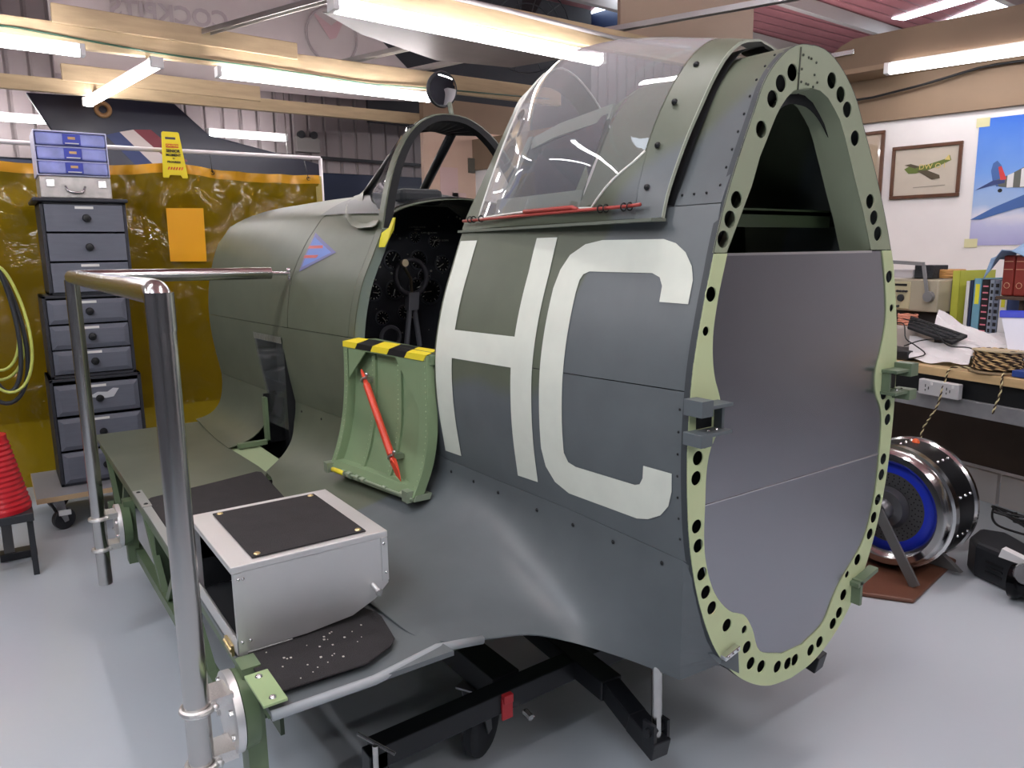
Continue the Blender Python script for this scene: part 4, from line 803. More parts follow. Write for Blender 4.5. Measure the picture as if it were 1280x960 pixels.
# white banner seen from behind, mirrored lettering
bn = thing('white_banner', 'white sheet banner hung behind the timber beams with faint mirrored lettering', 'banner', (0, 5.8, 3.4))
b = MB(); rows = []
for x in np.linspace(-1.02, 2.18, 20):
    zb = float(np.interp(x, [-1.02, 1.5, 2.18], [2.90, 2.95, 3.0])); zt = float(np.interp(x, [-1.02, 1.45, 1.56, 2.18], [4.3, 4.3, 3.62, 3.12])); rows.append([(x, 5.8+.01*math.sin(x*5+z*3), z) for z in np.linspace(zb, zt, 8)])
b.grid(rows); b.build('banner_sheet', mat('banner_cloth', 'aaa1a0', .8, var=.04), bn, smooth=True, solid=.003)
writing('banner_lettering', 'COCKPITS', .19, (-.16, 5.785, 3.44), (-1, 0, -.04), (0, 0, 1), mat('banner_letter', '8f8788', .8), bn, .0008, .005)
b = MB(); b.ring((1.20, 5.785, 3.47), (0, 1, 0), .24, .012, 30, 5); b.build('banner_emblem', mat('banner_letter', '8f8788', .8), bn)
b = MB(); b.prism([(1.02, 5.785, 3.66), (1.20, 5.785, 3.56), (1.38, 5.785, 3.72), (1.24, 5.785, 3.46), (1.18, 5.785, 3.44)], (0, -1, 0), .002); b.build('banner_emblem', mat('banner_red', 'a98d8f', .8), bn)
# dull metal sheet between the long light and the channels
b = MB(); b.prism([(.18, 3.42, 2.915), (.55, 3.71, 2.915), (1.29, 4.04, 2.915), (1.89, 3.93, 2.915), (2.2, 3.2, 2.915), (1.4, 3.0, 2.915)], (0, 0, 1), .006)
tag(b.build('soffit_sheet', mat('soffit_metal', '6d6765', .5, .3, var=.12), None), 'dull grey metal sheet between the long double light and the channels', 'sheet')
# beige hanging board above canopy
tag(MB().box(2.16, 3.58, 3.0, 3.03, 3.00, 4.3).build('hanging_board', mat('beige_board', 'a3917f', .7), None), 'beige board hanging above the canopy and aircraft tail ring', 'board')
# dark things stored aloft: round wire fan guard and dark bundle
b = MB(); c = Vector((2.75, 4.9, 3.55))
for k in range(5): b.ring(c, (-.5, -.85, .1), .06+.085*k, .006, 28, 5)
u, v, _ = frame_from((-.5, -.85, .1))
for k in range(10): a = k*math.pi/5; b.tube([c, c+(u*math.cos(a)+v*math.sin(a))*.40], .005, 5)
fan = thing('wire_fan', 'dark round wire fan stored above the near beam', 'fan', tuple(c)); b.build('fan_guard', mat('wire_dark', '3a3d42', .4, .6), fan, smooth=True)
b = MB(); b.lathe(c+Vector((.05, .09, 0)), (-.5, -.85, .1), [(0, 0), (0, .12), (.08, .12), (.1, .06), (.1, 0)], 20)
for k in range(3):
    a = k*2.1; d = u*math.cos(a)+v*math.sin(a); e = u*math.cos(a+1.2)+v*math.sin(a+1.2); b.add([c+d*.05, c+d*.33, c+(d+e)*.22, c+e*.08], [(0, 1, 2, 3)])
b.build('fan_motor', m_black, fan, smooth='auto')
# dark storage backing above the beams (near-black loft sheet)
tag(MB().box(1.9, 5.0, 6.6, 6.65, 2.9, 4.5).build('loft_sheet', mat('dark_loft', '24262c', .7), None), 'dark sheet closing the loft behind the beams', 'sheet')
# dark display fin hung under the lower beam with white and red flash
fn = thing('dark_banner', 'dark navy aircraft fin hung below the lower timber beam with red and white flash', 'aircraft fin', (0, 6.3, 2.4))
b = MB(); b.prism([(-1.20, 6.3, 2.83), (-.10, 6.3, 2.86), (.19, 6.3, 2.60), (1.22, 6.3, 2.40), (1.25, 6.3, 2.10), (-.75, 6.3, 2.05), (-1.08, 6.3, 2.60)], (0, 1, 0), .05); b.build('fin_panel', mat('fin_navy', '26283a', .35), fn, bevel=.01)
b = MB(); b.tube([(-.75, 6.32, 2.82), (-.75, 6.32, 4.6)], .004, 5); b.build('hanging_wire', m_steel, fn); b = MB(); b.tube([(.9, 6.32, 2.45), (.9, 6.32, 4.6)], .004, 5); b.build('hanging_wire', m_steel, fn)
for q, c in (([(-.55, 2.573), (-.44, 2.60), (-.15, 2.33), (-.29, 2.30)], 'c9bdbb'), ([(-.44, 2.60), (-.30, 2.61), (-.02, 2.36), (-.15, 2.33)], '7a2f3c'), ([(-.66, 2.54), (-.55, 2.573), (-.29, 2.30), (-.42, 2.27)], '2c3a6a')):
    b = MB(); b.prism([(x, 6.298, z) for x, z in q], (0, -1, 0), .003); b.build('fin_flash', mat('flash_'+c, c, .5), fn)
b = MB(); b.ring((-.66, 6.29, 2.745), (0, 1, 0), .05, .02, 24, 8); b.build('round_badge', mat('badge_ochre', 'a8825a', .5), fn, smooth=True)
b = MB(); b.bar((-.9, 7.12, 2.60), (2.9, 7.12, 2.55), .06, .03); tag(b.build('cable_tray', m_rubgrey, None), 'dark cable tray along the grey cladding', 'cable tray')
b = MB(); b.box(1.28, 1.55, 7.12, 7.2, 2.62, 2.78); so = thing('emergency_light', 'grey twin-lamp emergency unit on the far cladding', 'lamp unit', (1.4, 7.15, 2.7)); b.build('lamp_case', mat('case_grey', '8c8684', .6), so, bevel=.01)
for x in (1.34, 1.48): b = MB(); b.cyl((x, 7.15, 2.80), (x, 7.10, 2.80), .04, 12); b.build('lamp_head', m_rubgrey, so, smooth='auto')
# ================================================================ left side: amber curtain, cabinet, hoses
cr = thing('curtain_rail', 'white tubular rail holding the amber welding curtain', 'rail', (-1, 4.32, 2.2))
b = MB(); b.tube([(-3.2, 4.32, 2.20), (-1.4, 4.32, 2.185), (.46, 4.32, 2.20)], .014, 8); b.build('rail_tube', mat('rail_white', 'c7c0c2', .4), cr, smooth=True)
b = MB(); b.tube([(.46, 4.32, 2.20), (.46, 4.32, 0)], .014, 8); b.build('rail_post', mat('rail_white', 'c7c0c2', .4), cr, smooth=True)
b = MB(); b.tube([(-3.2, 4.32, 2.20), (-3.2, 4.32, 0)], .014, 8); b.build('rail_post', mat('rail_white', 'c7c0c2', .4), cr, smooth=True)
ct = thing('welding_curtain', 'translucent amber welding curtain hanging behind the drawer tower', 'curtain', (-1, 4.30, 1.2))
def ctop(x): return 2.115-.05*abs(math.sin((x+.56)*2.2))**.7
def cy_(x, z): k = max(0, (z-1.5)/.6); return 4.30+.018*math.sin(x*9+1.3*z)+.012*math.sin(x*23+z*7)*(.4+k)+.012*k*math.sin(x*31-z*19+2*math.sin(x*7))+.008*k*math.sin(x*17+z*33)+.006*math.sin(z*17+x*5)
m_cur = glass('amber_pvc', 'a08212', .05, .50, (.60, .45, .03), .7)
_nt = m_cur.node_tree; _n = _nt.nodes.new('ShaderNodeTexNoise'); _n.inputs['Scale'].default_value = 3.5; _n.inputs['Detail'].default_value = 3; _n.inputs['Distortion'].default_value = 2.5
_tc = _nt.nodes.new('ShaderNodeTexCoord'); _nt.links.new(_tc.outputs['Object'], _n.inputs[0]); _bp = _nt.nodes.new('ShaderNodeBump'); _bp.inputs['Strength'].default_value = .8; _bp.inputs['Distance'].default_value = .03; _nt.links.new(_n.outputs[0], _bp.inputs['Height'])
for q in _nt.nodes:
    if q.type == 'BSDF_GLOSSY': _nt.links.new(_bp.outputs[0], q.inputs['Normal'])
b = MB(); b.grid([[(x, cy_(x, z), z) for z in np.r_[np.linspace(.12, 1.45, 24), np.linspace(1.48, ctop(x), 26)]] for x in np.linspace(-3.15, .44, 150)]); b.build('curtain_sheet', m_cur, ct, smooth=True)
b = MB(); b.grid([[(x, cy_(x, z)-.004, z) for z in np.linspace(ctop(x)-.055, ctop(x)+.004, 4)] for x in np.linspace(-3.15, .44, 150)]); b.build('curtain_hem', mat('amber_hem', 'c9921e', .35), ct, smooth=True)
b = MB(); b.grid([[(x, 4.28, z) for z in np.linspace(.12, 2.07, 8)] for x in (.40, .445)]); b.build('curtain_edge', mat('amber_edge', '9c8a3c', .3, bump=.5), ct)
for k, x in enumerate((-1.5, -.95, -.30, .34)):
    b = MB(); z = ctop(x)-.02; b.ring((x, cy_(x, z)-.008, z), (0, 1, 0), .012, .003, 12, 5); b.tube([(x, cy_(x, z)-.01, z), (x-.01, 4.30, 2.18)], .003, 5); b.build('eyelet', m_black, ct, smooth=True)
b = MB(); b.add([(-.62, 4.255, 1.822), (-.392, 4.25, 1.826), (-.397, 4.258, 1.478), (-.622, 4.262, 1.482)], [(0, 1, 2, 3)]); tag(b.build('yellow_card', mat('card_amber', 'f0ab10', .4), None, solid=.002), 'plain orange-yellow card fixed to the amber curtain', 'card')
# caution sign
cs = thing('caution_sign', 'yellow caution sign hung on the curtain rail reading senior moment in progress', 'sign', (-.545, 4.24, 2.1))
out = [(-.608, 2.29), (-.60, 2.297), (-.512, 2.297), (-.505, 2.29), (-.472, 2.02), (-.476, 2.012), (-.505, 2.012), (-.515, 2.03), (-.58, 2.03), (-.588, 2.012), (-.618, 2.012), (-.622, 2.02)]
m_sign = mat('sign_yellow', 'f0dc1c', .45)
link('sign_board', place(shape2d([out, [(-.59, 2.265), (-.528, 2.265), (-.528, 2.25), (-.59, 2.25)]], .006), (0, 4.245, 0), (1, 0, 0), (0, 0, 1)), m_sign, cs)
b = MB(); b.box(-.590, -.515, 4.238, 4.242, 2.200, 2.222); b.build('sign_band', mat('sign_red', 'd8462a', .5), cs)
for t, s_, z, mm in (('CAUTION', .017, 2.211, m_sign), ('SENIOR', .024, 2.178, m_black), ('MOMENT', .021, 2.153, m_black), ('IN', .012, 2.132, m_black), ('PROGRESS', .017, 2.110, m_black)):
    writing('sign_lettering', t, s_, (-.550, 4.236, z), (1, 0, 0), (0, 0, 1), mm, cs, .0006, s_*.035)
b = MB()
for k in range(6): x = -.592+k*.016; b.add([(x, 4.238, 2.062), (x+.008, 4.238, 2.062), (x+.016, 4.238, 2.08), (x+.008, 4.238, 2.08)], [(0, 1, 2, 3)])
b.build('sign_hatching', mat('sign_red', 'd8462a', .5), cs)
# drawer units
m_case = mat('cabinet_dark', '2e3037', .5); m_drawer = mat('drawer_grey', '646873', .5, var=.06, vscale=9, stretch=(1, 1, 8)); m_lab = mat('paper_label', 'dcdcd8', .6)
def unit(label, x0, x1, z0, z1, drawers, panel, slips, g='stacked drawer units'):
    t = thing('drawer_unit', label, 'drawer unit', ((x0+x1)/2, 3.95, z0)); yb, yf = 4.15, 3.765
    b = MB(); b.box(x0, x0+.018, yf, yb, z0, z1); b.box(x1-.018, x1, yf, yb, z0, z1); b.box(x0, x1, yb-.01, yb, z0, z1); b.box(x0, x1, yf, yb, z0, z0+.016); b.box(x0, x1, yf, yb, z1-.016, z1)
    b.build('cabinet_case', m_case, t, bevel=.002)
    for k, (a, c) in enumerate(drawers):
        xa, xb = x0+.020, x1-.020; b = MB()
        if panel:
            e = .025; V = [(xa, yf-.008, a), (xb, yf-.008, a), (xb, yf-.008, c), (xa, yf-.008, c), (xa+e, yf-.020, a+e), (xb-e, yf-.020, a+e), (xb-e, yf-.020, c-e), (xa+e, yf-.020, c-e), (xa, yf+.012, a), (xb, yf+.012, a), (xb, yf+.012, c), (xa, yf+.012, c)]
            b.add(V, [(4, 5, 6, 7), (0, 1, 5, 4), (1, 2, 6, 5), (2, 3, 7, 6), (3, 0, 4, 7), (0, 8, 9, 1), (1, 9, 10, 2), (2, 10, 11, 3), (3, 11, 8, 0), (8, 11, 10, 9)])
        else: b.box(xa, xb, yf-.016, yf+.012, a, c)
        d = b.build('drawer', m_drawer, t, bevel=.0015)
        xm = (xa+xb)/2+.005; zm = (a+c)/2; yk = yf-.020 if panel else yf-.016
        b = MB(); b.lathe((xm, yk, zm), (0, -1, 0), [(0, .012), (.008, .009), (.012, .017), (.020, .021), (.028, .017), (.031, 0)], 18); b.build('knob', m_black, d, smooth='auto')
        if k in slips: b = MB(); b.box(xm-.05, xm+.04, yk-.0012, yk, c-.022, c-.008); b.build('paper_slip', m_lab, d)
unit('upper drawer unit of the grey tower with three flat drawers', -1.345, -.925, 1.31, 1.815, [(1.655, 1.80), (1.495, 1.645), (1.325, 1.485)], False, (0, 2))
b = MB(); b.box(-1.375, -.915, 3.73, 4.16, 1.815, 1.835); tag(b.build('cabinet_top', m_case, None, bevel=.006), 'overhanging dark top board of the grey drawer tower', 'board')
unit('middle drawer unit of the grey tower with three framed drawers', -1.385, -.955, .845, 1.308, [(1.150, 1.283), (1.008, 1.140), (.868, 1.0)], True, (0, 1, 2))
unit('bottom drawer unit of the grey tower with three deep framed drawers', -1.400, -.935, .225, .842, [(.632, .806), (.432, .615), (.240, .418)], True, (0, 1))
b = MB(); b.prism([(-1.22, 3.742, .73), (-1.17, 3.742, .755), (-1.12, 3.742, .75), (-1.09, 3.742, .77), (-1.06, 3.742, .765), (-1.09, 3.742, .72), (-1.13, 3.742, .715)], (0, -1, 0), .003)
tag(b.build('silver_sticker', mat('sticker_white', 'c4c6ca', .4), None), 'small silvery bird-shaped sticker on a bottom unit drawer', 'sticker')
dl = thing('wheeled_dolly', 'plywood dolly with grey top under the drawer tower', 'dolly', (-1.18, 3.9, .2))
b = MB(); b.box(-1.53, -.80, 3.60, 4.22, .195, .222); b.build('dolly_deck', mat('deck_grey', '85868a', .6), dl, bevel=.002)
b = MB(); b.box(-1.532, -.798, 3.597, 3.60, .193, .221); b.box(-1.532, -1.53, 3.6, 4.22, .193, .221); b.build('dolly_edge', mat('ply_edge', 'b39a78', .7), dl)
def castor(root, x, y, top, r=.055, ang=0.):
    c, s_ = math.cos(ang), math.sin(ang)
    b = MB(); P = lambda a, bb, z: (x+a*c-bb*s_, y+a*s_+bb*c, z)
    b.obox((x, y, top-.003), (.045*c, .045*s_, 0), (-.04*s_, .04*c, 0), (0, 0, .003)); b.cyl((x, y, top-.02), (x, y, top), .025, 14)
    for k in (-1, 1): b.add([P(-.03, k*.026, top-.02), P(.03, k*.026, top-.02), P(.045, k*.026, r-.01), P(.022, k*.026, r-.015), P(-.03, k*.030, top-.02), P(.03, k*.030, top-.02), P(.045, k*.030, r-.01), P(.022, k*.030, r-.015)], [(0, 1, 2, 3), (7, 6, 5, 4), (0, 4, 5, 1), (1, 5, 6, 2), (2, 6, 7, 3), (3, 7, 4, 0)])
    f = b.build('castor', mat('castor_metal', (.35, .35, .36), .35, .9), root, smooth='auto')
    b = MB(); cc_ = P(.032, 0, r); ax = Vector((-s_, c, 0)); b.lathe(Vector(cc_)-ax*.018, ax, [(0, 0), (0, r*.55), (.0, r*.9), (.005, r), (.031, r), (.036, r*.9), (.036, r*.55), (.036, 0)], 28); b.build('castor_wheel', m_rubgrey, f, smooth='auto')
    return f
for x, y in ((-1.44, 3.69), (-.88, 3.69), (-1.44, 4.13), (-.88, 4.13)): castor(dl, x, y, .194, .06, .4)
b = MB(); b.obox((-1.405, 3.625, .115), (.03, 0, 0), (0, .008, 0), (0, -.003, .015)); b.build('castor_brake', m_white, dl, bevel=.002)
# metal case and plastic organiser on top
mc = thing('metal_case', 'small silver metal case with handle on top of the drawer tower', 'case', (-1.16, 3.9, 1.84))
b = MB(); b.box(-1.330, -.985, 3.78, 4.06, 1.836, 1.952); b.build('case_body', mat('case_silver', (.50, .48, .46), .45, .8, var=.2, vscale=20, bump=.2), mc, bevel=.006)
b = MB(); b.tube([(-1.21, 3.775, 1.90), (-1.20, 3.765, 1.875), (-1.17, 3.76, 1.865), (-1.13, 3.76, 1.868), (-1.115, 3.775, 1.90)], .006, 8); b.build('case_handle', m_bright, mc, smooth=True)
for x in (-1.28, -1.03): b = MB(); b.box(x-.02, x+.02, 3.772, 3.78, 1.895, 1.935); b.build('case_latch', m_bright, mc, bevel=.002)
og = thing('plastic_organiser', 'translucent three-drawer plastic organiser on top of the metal case', 'organiser', (-1.15, 3.9, 1.955))
m_clear = mat('frosted_plastic', 'cfd0ea', .3, alpha=1); m_blue = mat('blue_contents', '5a68c8', .4, var=.3, vscale=18)
b = MB(); x0, x1 = -1.335, -.985
b.box(x0, x0+.006, 3.78, 4.06, 1.955, 2.19); b.box(x1-.006, x1, 3.78, 4.06, 1.955, 2.19); b.box(x0, x1, 3.78, 4.06, 2.184, 2.192); b.box(x0, x1, 3.78, 4.06, 1.955, 1.961); b.box(x0, x1, 4.05, 4.06, 1.955, 2.19)
for z in (2.032, 2.108): b.box(x0, x1, 3.78, 4.06, z-.003, z+.003)
b.build('organiser_frame', m_clear, og, bevel=.003)
for k in range(3):
    z = 1.964+k*.0755; b = MB(); b.box(x0+.010, x1-.010, 3.770, 4.04, z, z+.064); d = b.build('organiser_drawer', mat('drawer_tint', '8e96d6', .25, var=.22, vscale=14), og, bevel=.008)
    b = MB(); b.box(-1.20, -1.115, 3.763, 3.770, z+.004, z+.060); b.build('drawer_label', mat('label_blue', '3b48b0', .4), d, bevel=.002)
    b = MB(); b.box(-1.175, -1.14, 3.761, 3.763, z+.032, z+.045); b.build('label_patch', mat('label_gold', 'c9a06a', .4), d)
    b = MB(); b.box(-1.19, -1.125, 3.755, 3.764, z+.008, z+.013); b.build('drawer_pull', m_white, d)
# green-yellow and black cables hanging at the left edge
hk = Vector((-1.62, 3.3, 1.48))
m_yg = mat('yellow_green_cable', 'b8c060', .4)
cables = []
for k, (w_, h_, m, n) in enumerate([(.115, .55, m_yg, 'yellow green cable loop hanging at the left edge, the widest'), (.085, .50, m_yg, 'yellow green cable loop hanging at the left edge, inner one'), (.10, .66, m_rubgrey, 'black cable loop hanging at the left edge, longest'), (.065, .60, m_rubgrey, 'black cable loop hanging at the left edge, narrow one'), (.10, .60, m_yg, 'yellow green cable loop hanging lowest at the left edge')]):
    b = MB(); c = hk+Vector((.01*k, -.028*k, -h_/2)); b.tube([c+Vector((math.sin(a)*w_*(1-.25*math.cos(a)), 0, math.cos(a)*h_/2)) for a in np.linspace(0, 2*math.pi, 40)[:-1]], .007 if m is m_yg else .010, 8, closed=True)
    tag(b.build('cable_loop', m, None, smooth=True), n, 'cable', 'cables hanging at the left edge')
st = thing('cable_stand', 'dark upright post at the left edge carrying the cable loops', 'stand', (-1.66, 3.36, 0))
b = MB(); b.box(-1.70, -1.655, 3.34, 3.39, .03, 1.9); b.build('stand_post', mat('post_grey', '6d6b6b', .5), st, bevel=.003)
b = MB(); b.cyl((-1.665, 3.35, 1.49), (-1.60, 3.27, 1.50), .008, 8); b.build('stand_hook', m_steel, st)
b = MB(); b.box(-1.72, -1.56, 3.33, 3.41, 0, .04); b.build('stand_foot', m_rubgrey, st, bevel=.004)
b = MB(); pr_ = [(0, 0), (0, .14)]
for k in range(14): pr_ += [(.02+k*.024, .142-k*.0045), (.032+k*.024, .134-k*.0045)]
pr_ += [(.37, .075), (.37, 0)]
b.lathe((-1.70, 3.16, .32), (0, 0, 1), pr_, 32); tag(b.build('red_hose_stack', mat('glossy_red', 'c8202c', .3), None, smooth='auto'), 'red ribbed cone-shaped hose stack at the left edge', 'hose')
b = MB(); b.box(-1.90, -1.56, 3.02, 3.32, .28, .32); 
for x in (-1.88, -1.59):
    for y in (3.05, 3.27): b.box(x, x+.025, y, y+.025, .0, .28)
tag(b.build('low_stool', m_rubgrey, None, bevel=.003), 'low dark stand under the red ribbed hose at left edge', 'stand')
ft = thing('floor_castor_leg', 'steel leg with ball castor on the floor beside the dolly', 'leg stand', (-1.66, 3.98, 0))
b = MB(); b.box(-1.69, -1.64, 3.96, 4.0, .06, .24); b.build('castor_leg', mat('castor_metal', (.35, .35, .36), .35, .9), ft, bevel=.003)
b = MB(); b.lathe((-1.665, 3.98, .0), (0, 0, 1), [(0, 0), (.004, .014), (.015, .026), (.03, .031), (.045, .026), (.06, .012), (.07, .01)], 18); b.build('castor_ball', m_steel, ft, smooth=True)
# ================================================================ black steel transport trolley under the section
tr = thing('transport_trolley', 'black box-section steel trolley under the aircraft with castors and jack', 'trolley', (-.4, .8, .25))
m_tr = mat('trolley_black', '15171b', .4, var=.2)
b = MB(); b.bar((-.965, .50, .282), (-.30, .50, .300), .06, .06); b.build('cross_beam', m_tr, tr, bevel=.003)
b = MB(); b.bar((-.30, .50, .300), (.95, .50, .282), .06, .06); b.build('cross_beam', m_tr, tr, bevel=.003)
b = MB(); b.bar((-.54, .53, .29), (-.54, 2.9, .29), .09, .08); b.build('side_beam', m_tr, tr, bevel=.003)
b = MB(); b.bar((.54, .53, .29), (.54, 2.9, .29), .09, .08); b.build('side_beam', m_tr, tr, bevel=.003)
b = MB(); b.bar((-.9, 2.85, .255), (.9, 2.85, .255), .06, .08); b.build('cross_beam', m_tr, tr, bevel=.003)
b = MB(); b.bar((-.50, .86, .30), (.50, .86, .30), .05, .06); b.build('cross_beam', m_tr, tr, bevel=.003)
b = MB(); b.bar((-.285, .80, .31), (-.315, .34, .30), .07, .06); b.bar((-.315, .345, .30), (-.335, .22, .275), .055, .055); b.bar((-.335, .225, .275), (-.345, .12, .25), .055, .055); b.build('outrigger_arm', m_tr, tr, bevel=.003)
b = MB(); b.bar((.285, .80, .31), (.315, .34, .30), .07, .06); b.bar((.315, .345, .30), (.345, .12, .25), .055, .055); b.build('outrigger_arm', m_tr, tr, bevel=.003)
b = MB(); b.box(-.372, -.362, .12, .16, .255, .325); b.box(-.325, -.315, .12, .16, .255, .325); b.cyl((-.38, .14, .30), (-.31, .14, .30), .012, 10); b.build('jack_clevis', m_tr, tr, bevel=.001)
b = MB(); b.cyl((-.342, .14, .28), (-.336, .15, .47), .014, 16); b.build('jack_tube', m_steel, tr, smooth='auto')
b = MB(); b.box(-.985, -.935, .47, .52, .02, .298); b.build('trolley_leg', m_tr, tr, bevel=.003)
b = MB(); b.cyl((-.975, .455, .02), (-.975, .455, .335), .007, 10); b.cyl((-1.0, .50, .352), (-.94, .42, .318), .0045, 8); lg = b.build('screw_jack', m_steel, tr, smooth='auto')
b = MB(); b.cyl((-.975, .455, 0), (-.975, .455, .02), .03, 16); b.box(-.99, -.93, .45, .53, .0, .03); b.build('jack_foot', m_tr, tr)
b = MB(); b.box(-.60, -.565, .462, .470, .245, .31); b.box(-.598, -.567, .455, .475, .295, .32); b.build('red_catch', mat('catch_red', 'a82a30', .4), tr, bevel=.002)
b = MB(); b.cyl((-.52, .47, .24), (-.52, .44, .236), .010, 8); b.build('bolt', m_steel, tr)
castor(tr, -.565, .66, .25, .09, .5); castor(tr, .55, .72, .25, .09, .3); castor(tr, -.54, 2.7, .25, .09, .3); castor(tr, .54, 2.7, .25, .09, .5)
# stays carrying the section on the trolley
for x in (-.30, .30):
    for y in (.86, 2.85): b = MB(); b.bar((x, y, .28), (x, y, .50), .05, .05, (0, 1, 0)); b.build('support_stay', m_tr, tr)
# ================================================================ right side: pictures, bench and what is on it
def wallpic(name, label, cat, s0, s1, z0, z1, fw, m_fr, m_bg, extra=None, d=.012, z0r=None):
    t = thing(name, label, cat, tuple(wp((s0+s1)/2, .01, (z0+z1)/2)))
    if fw:
        for a in ((s0, s1, z1-fw, z1), (s0, s1, z0, z0+fw), (s0, s0+fw, z0+fw, z1-fw), (s1-fw, s1, z0+fw, z1-fw)):
            wbox(MB(), a[0], a[1], .001, .024, a[2], a[3]).build('picture_frame', m_fr, t, bevel=.003)
    wbox(MB(), s0+fw, s1-fw, .002, d, z0+fw, z1-fw).build('picture_sheet', m_bg, t)
    return t
def wpoly(t, name, pts, m, d):
    b = MB(); b.prism([wp(s, d, z) for s, z in pts], WN, .0012); return b.build(name, m, t)
m_fr = mat('picture_wood', '57341e', .3, var=.2, vscale=20)
p1 = wallpic('framed_picture', 'framed print of a green camouflaged fighter flying left, beside the blue poster', 'picture', .357, .768, 1.815, 2.152, .022, m_fr, mat('print_cream', 'bdb3a4', .4, var=.06, vscale=8))
g1, g2, g3 = mat('print_green', '5c6b2c', .5), mat('print_brown', '4c4230', .5), mat('print_yellow', 'c8b46a', .5)
X = lambda px: .768-(px-1117)*(.768-.357)/88.; Z = lambda py: 2.165-(py-182)*.335/65.
Q = lambda L: [(X(a), Z(b)) for a, b in L]
wpoly(p1, 'painted_plane', Q([(1134, 213), (1140, 210), (1152, 211), (1165, 209), (1185, 204), (1190, 200), (1192, 206), (1180, 211), (1165, 216), (1150, 219), (1140, 219)]), g1, .0125)
wpoly(p1, 'painted_wing', Q([(1150, 216), (1163, 216), (1179, 223), (1180, 227), (1170, 228)]), g2, .0135)
wpoly(p1, 'painted_wing', Q([(1134, 208), (1142, 207), (1154, 211), (1148, 213)]), g2, .0135)
wpoly(p1, 'painted_fin', Q([(1184, 205), (1189, 199), (1191, 206)]), g3, .0140)
writing('painted_code', 'DW O I', .045, wp(X(1169), .0150, Z(212)), -WD, (0, 0, 1), g3, p1)
wpoly(p1, 'caption_line', Q([(1147, 236), (1187, 235), (1187, 236), (1147, 237)]), mat('print_grey', '8c857a', .5), .0125)
p0 = wallpic('framed_picture', 'framed glazed picture half hidden behind the aircraft ring', 'picture', .82, 1.13, 1.76, 2.268, .022, m_fr, mat('print_beige', 'a89580', .15, coat=.8))
wpoly(p0, 'painted_door_reflection', [(.86, 1.80), (1.0, 1.80), (1.0, 2.20), (.86, 2.18)], mat('painted_reflection', '9c8a72', .3), .0125)  # a door's reflection in the glazing, painted as a flat patch
ps = wallpic('aircraft_poster', 'large blue sky poster of a striped fighter aircraft above clouds', 'poster', -.75, .281, 1.505, 2.272, 0, m_fr, mat('poster_sky', '6f93d6', .25, coat=.3), d=.004)
nt = MATS['poster_sky'].node_tree; N = nt.nodes; L = nt.links; g = N.new('ShaderNodeNewGeometry'); sp = N.new('ShaderNodeSeparateXYZ'); L.new(g.outputs['Position'], sp.inputs[0])
nz = N.new('ShaderNodeTexNoise'); nz.inputs['Scale'].default_value = 5; nz.inputs['Detail'].default_value = 5; L.new(g.outputs['Position'], nz.inputs[0])
ma = N.new('ShaderNodeMath'); ma.operation = 'MULTIPLY_ADD'; ma.inputs[1].default_value = .16; L.new(nz.outputs[0], ma.inputs[0]); L.new(sp.outputs[2], ma.inputs[2])
mr_ = N.new('ShaderNodeMapRange'); mr_.inputs[1].default_value = 1.58; mr_.inputs[2].default_value = 2.35; L.new(ma.outputs[0], mr_.inputs[0])
rp = N.new('ShaderNodeValToRGB'); e = rp.color_ramp.elements; e[0].position = 0; e[0].color = (*hexc('a9a8d2'), 1); e[1].position = 1; e[1].color = (*hexc('2f6ad0'), 1)
for p_, c_ in ((.16, 'b9bcdc'), (.24, 'd4d4e2'), (.32, '9fb7dc'), (.6, '6f9be0')): q = e.new(p_); q.color = (*hexc(c_), 1)
L.new(mr_.outputs[0], rp.inputs[0]); L.new(rp.outputs[0], N['Principled BSDF'].inputs['Base Color'])
X2 = lambda px: .281-(px-1222)*.227/56.; Z2 = lambda py: 2.272-(py-149)*.767/158.
Q2 = lambda Ls: [(X2(a), Z2(b)) for a, b in Ls]
pb, pn, pw, prd, pg = mat('pc_blue', '3f62a0', .5), mat('pc_navy', '2c3c70', .5), mat('pc_white', 'd8d8d8', .5), mat('pc_red', 'c8383c', .5), mat('pc_grey', '5c5f58', .5)
wpoly(ps, 'painted_fin', Q2([(1243, 214), (1245, 205), (1250, 202), (1256, 208), (1262, 222), (1268, 232), (1252, 234), (1246, 226)]), pb, .0045)
wpoly(ps, 'painted_fin', Q2([(1252, 210), (1256, 209), (1264, 225), (1257, 229)]), prd, .0052)
wpoly(ps, 'painted_tailplane', Q2([(1224, 237), (1247, 226), (1262, 226), (1262, 230), (1247, 232)]), pn, .0056)
wpoly(ps, 'painted_fuselage', Q2([(1250, 226), (1268, 220), (1300, 205), (1360, 190), (1420, 190), (1440, 205), (1420, 225), (1350, 240), (1270, 236), (1255, 234)]), pg, .0050)
for a in (1265, 1282, 1299): wpoly(ps, 'painted_stripe', Q2([(a, 221-(a-1265)*.4), (a+8, 218-(a-1265)*.4), (a+8, 236), (a, 236)]), pw, .0062)
wpoly(ps, 'painted_wing', Q2([(1221, 274), (1250, 260), (1290, 245), (1400, 215), (1420, 225), (1320, 256), (1280, 262), (1235, 274)]), pb, .0068)
wpoly(ps, 'painted_propeller', Q2([(1440, 170), (1446, 170), (1448, 240), (1442, 240)]), pg, .0072)
b = MB(); c = wp(X2(1257), .0062, Z2(239)); b.lathe(c, WN, [(0, .012), (.001, .012), (.001, 0)], 14); b.build('painted_tailwheel', m_black, ps)
for s_, z_ in ((.275, 2.245), (.285, 1.515)):
    b = wbox(MB(), s_-.05, s_+.022, .0005, .006, z_-.022, z_+.032); tag(b.build('masking_tape', mat('tape_cream', 'd2cfa2', .6), None), 'cream masking tape at the %s corner of the blue poster' % ('top left' if z_ > 2 else 'bottom left'), 'tape')
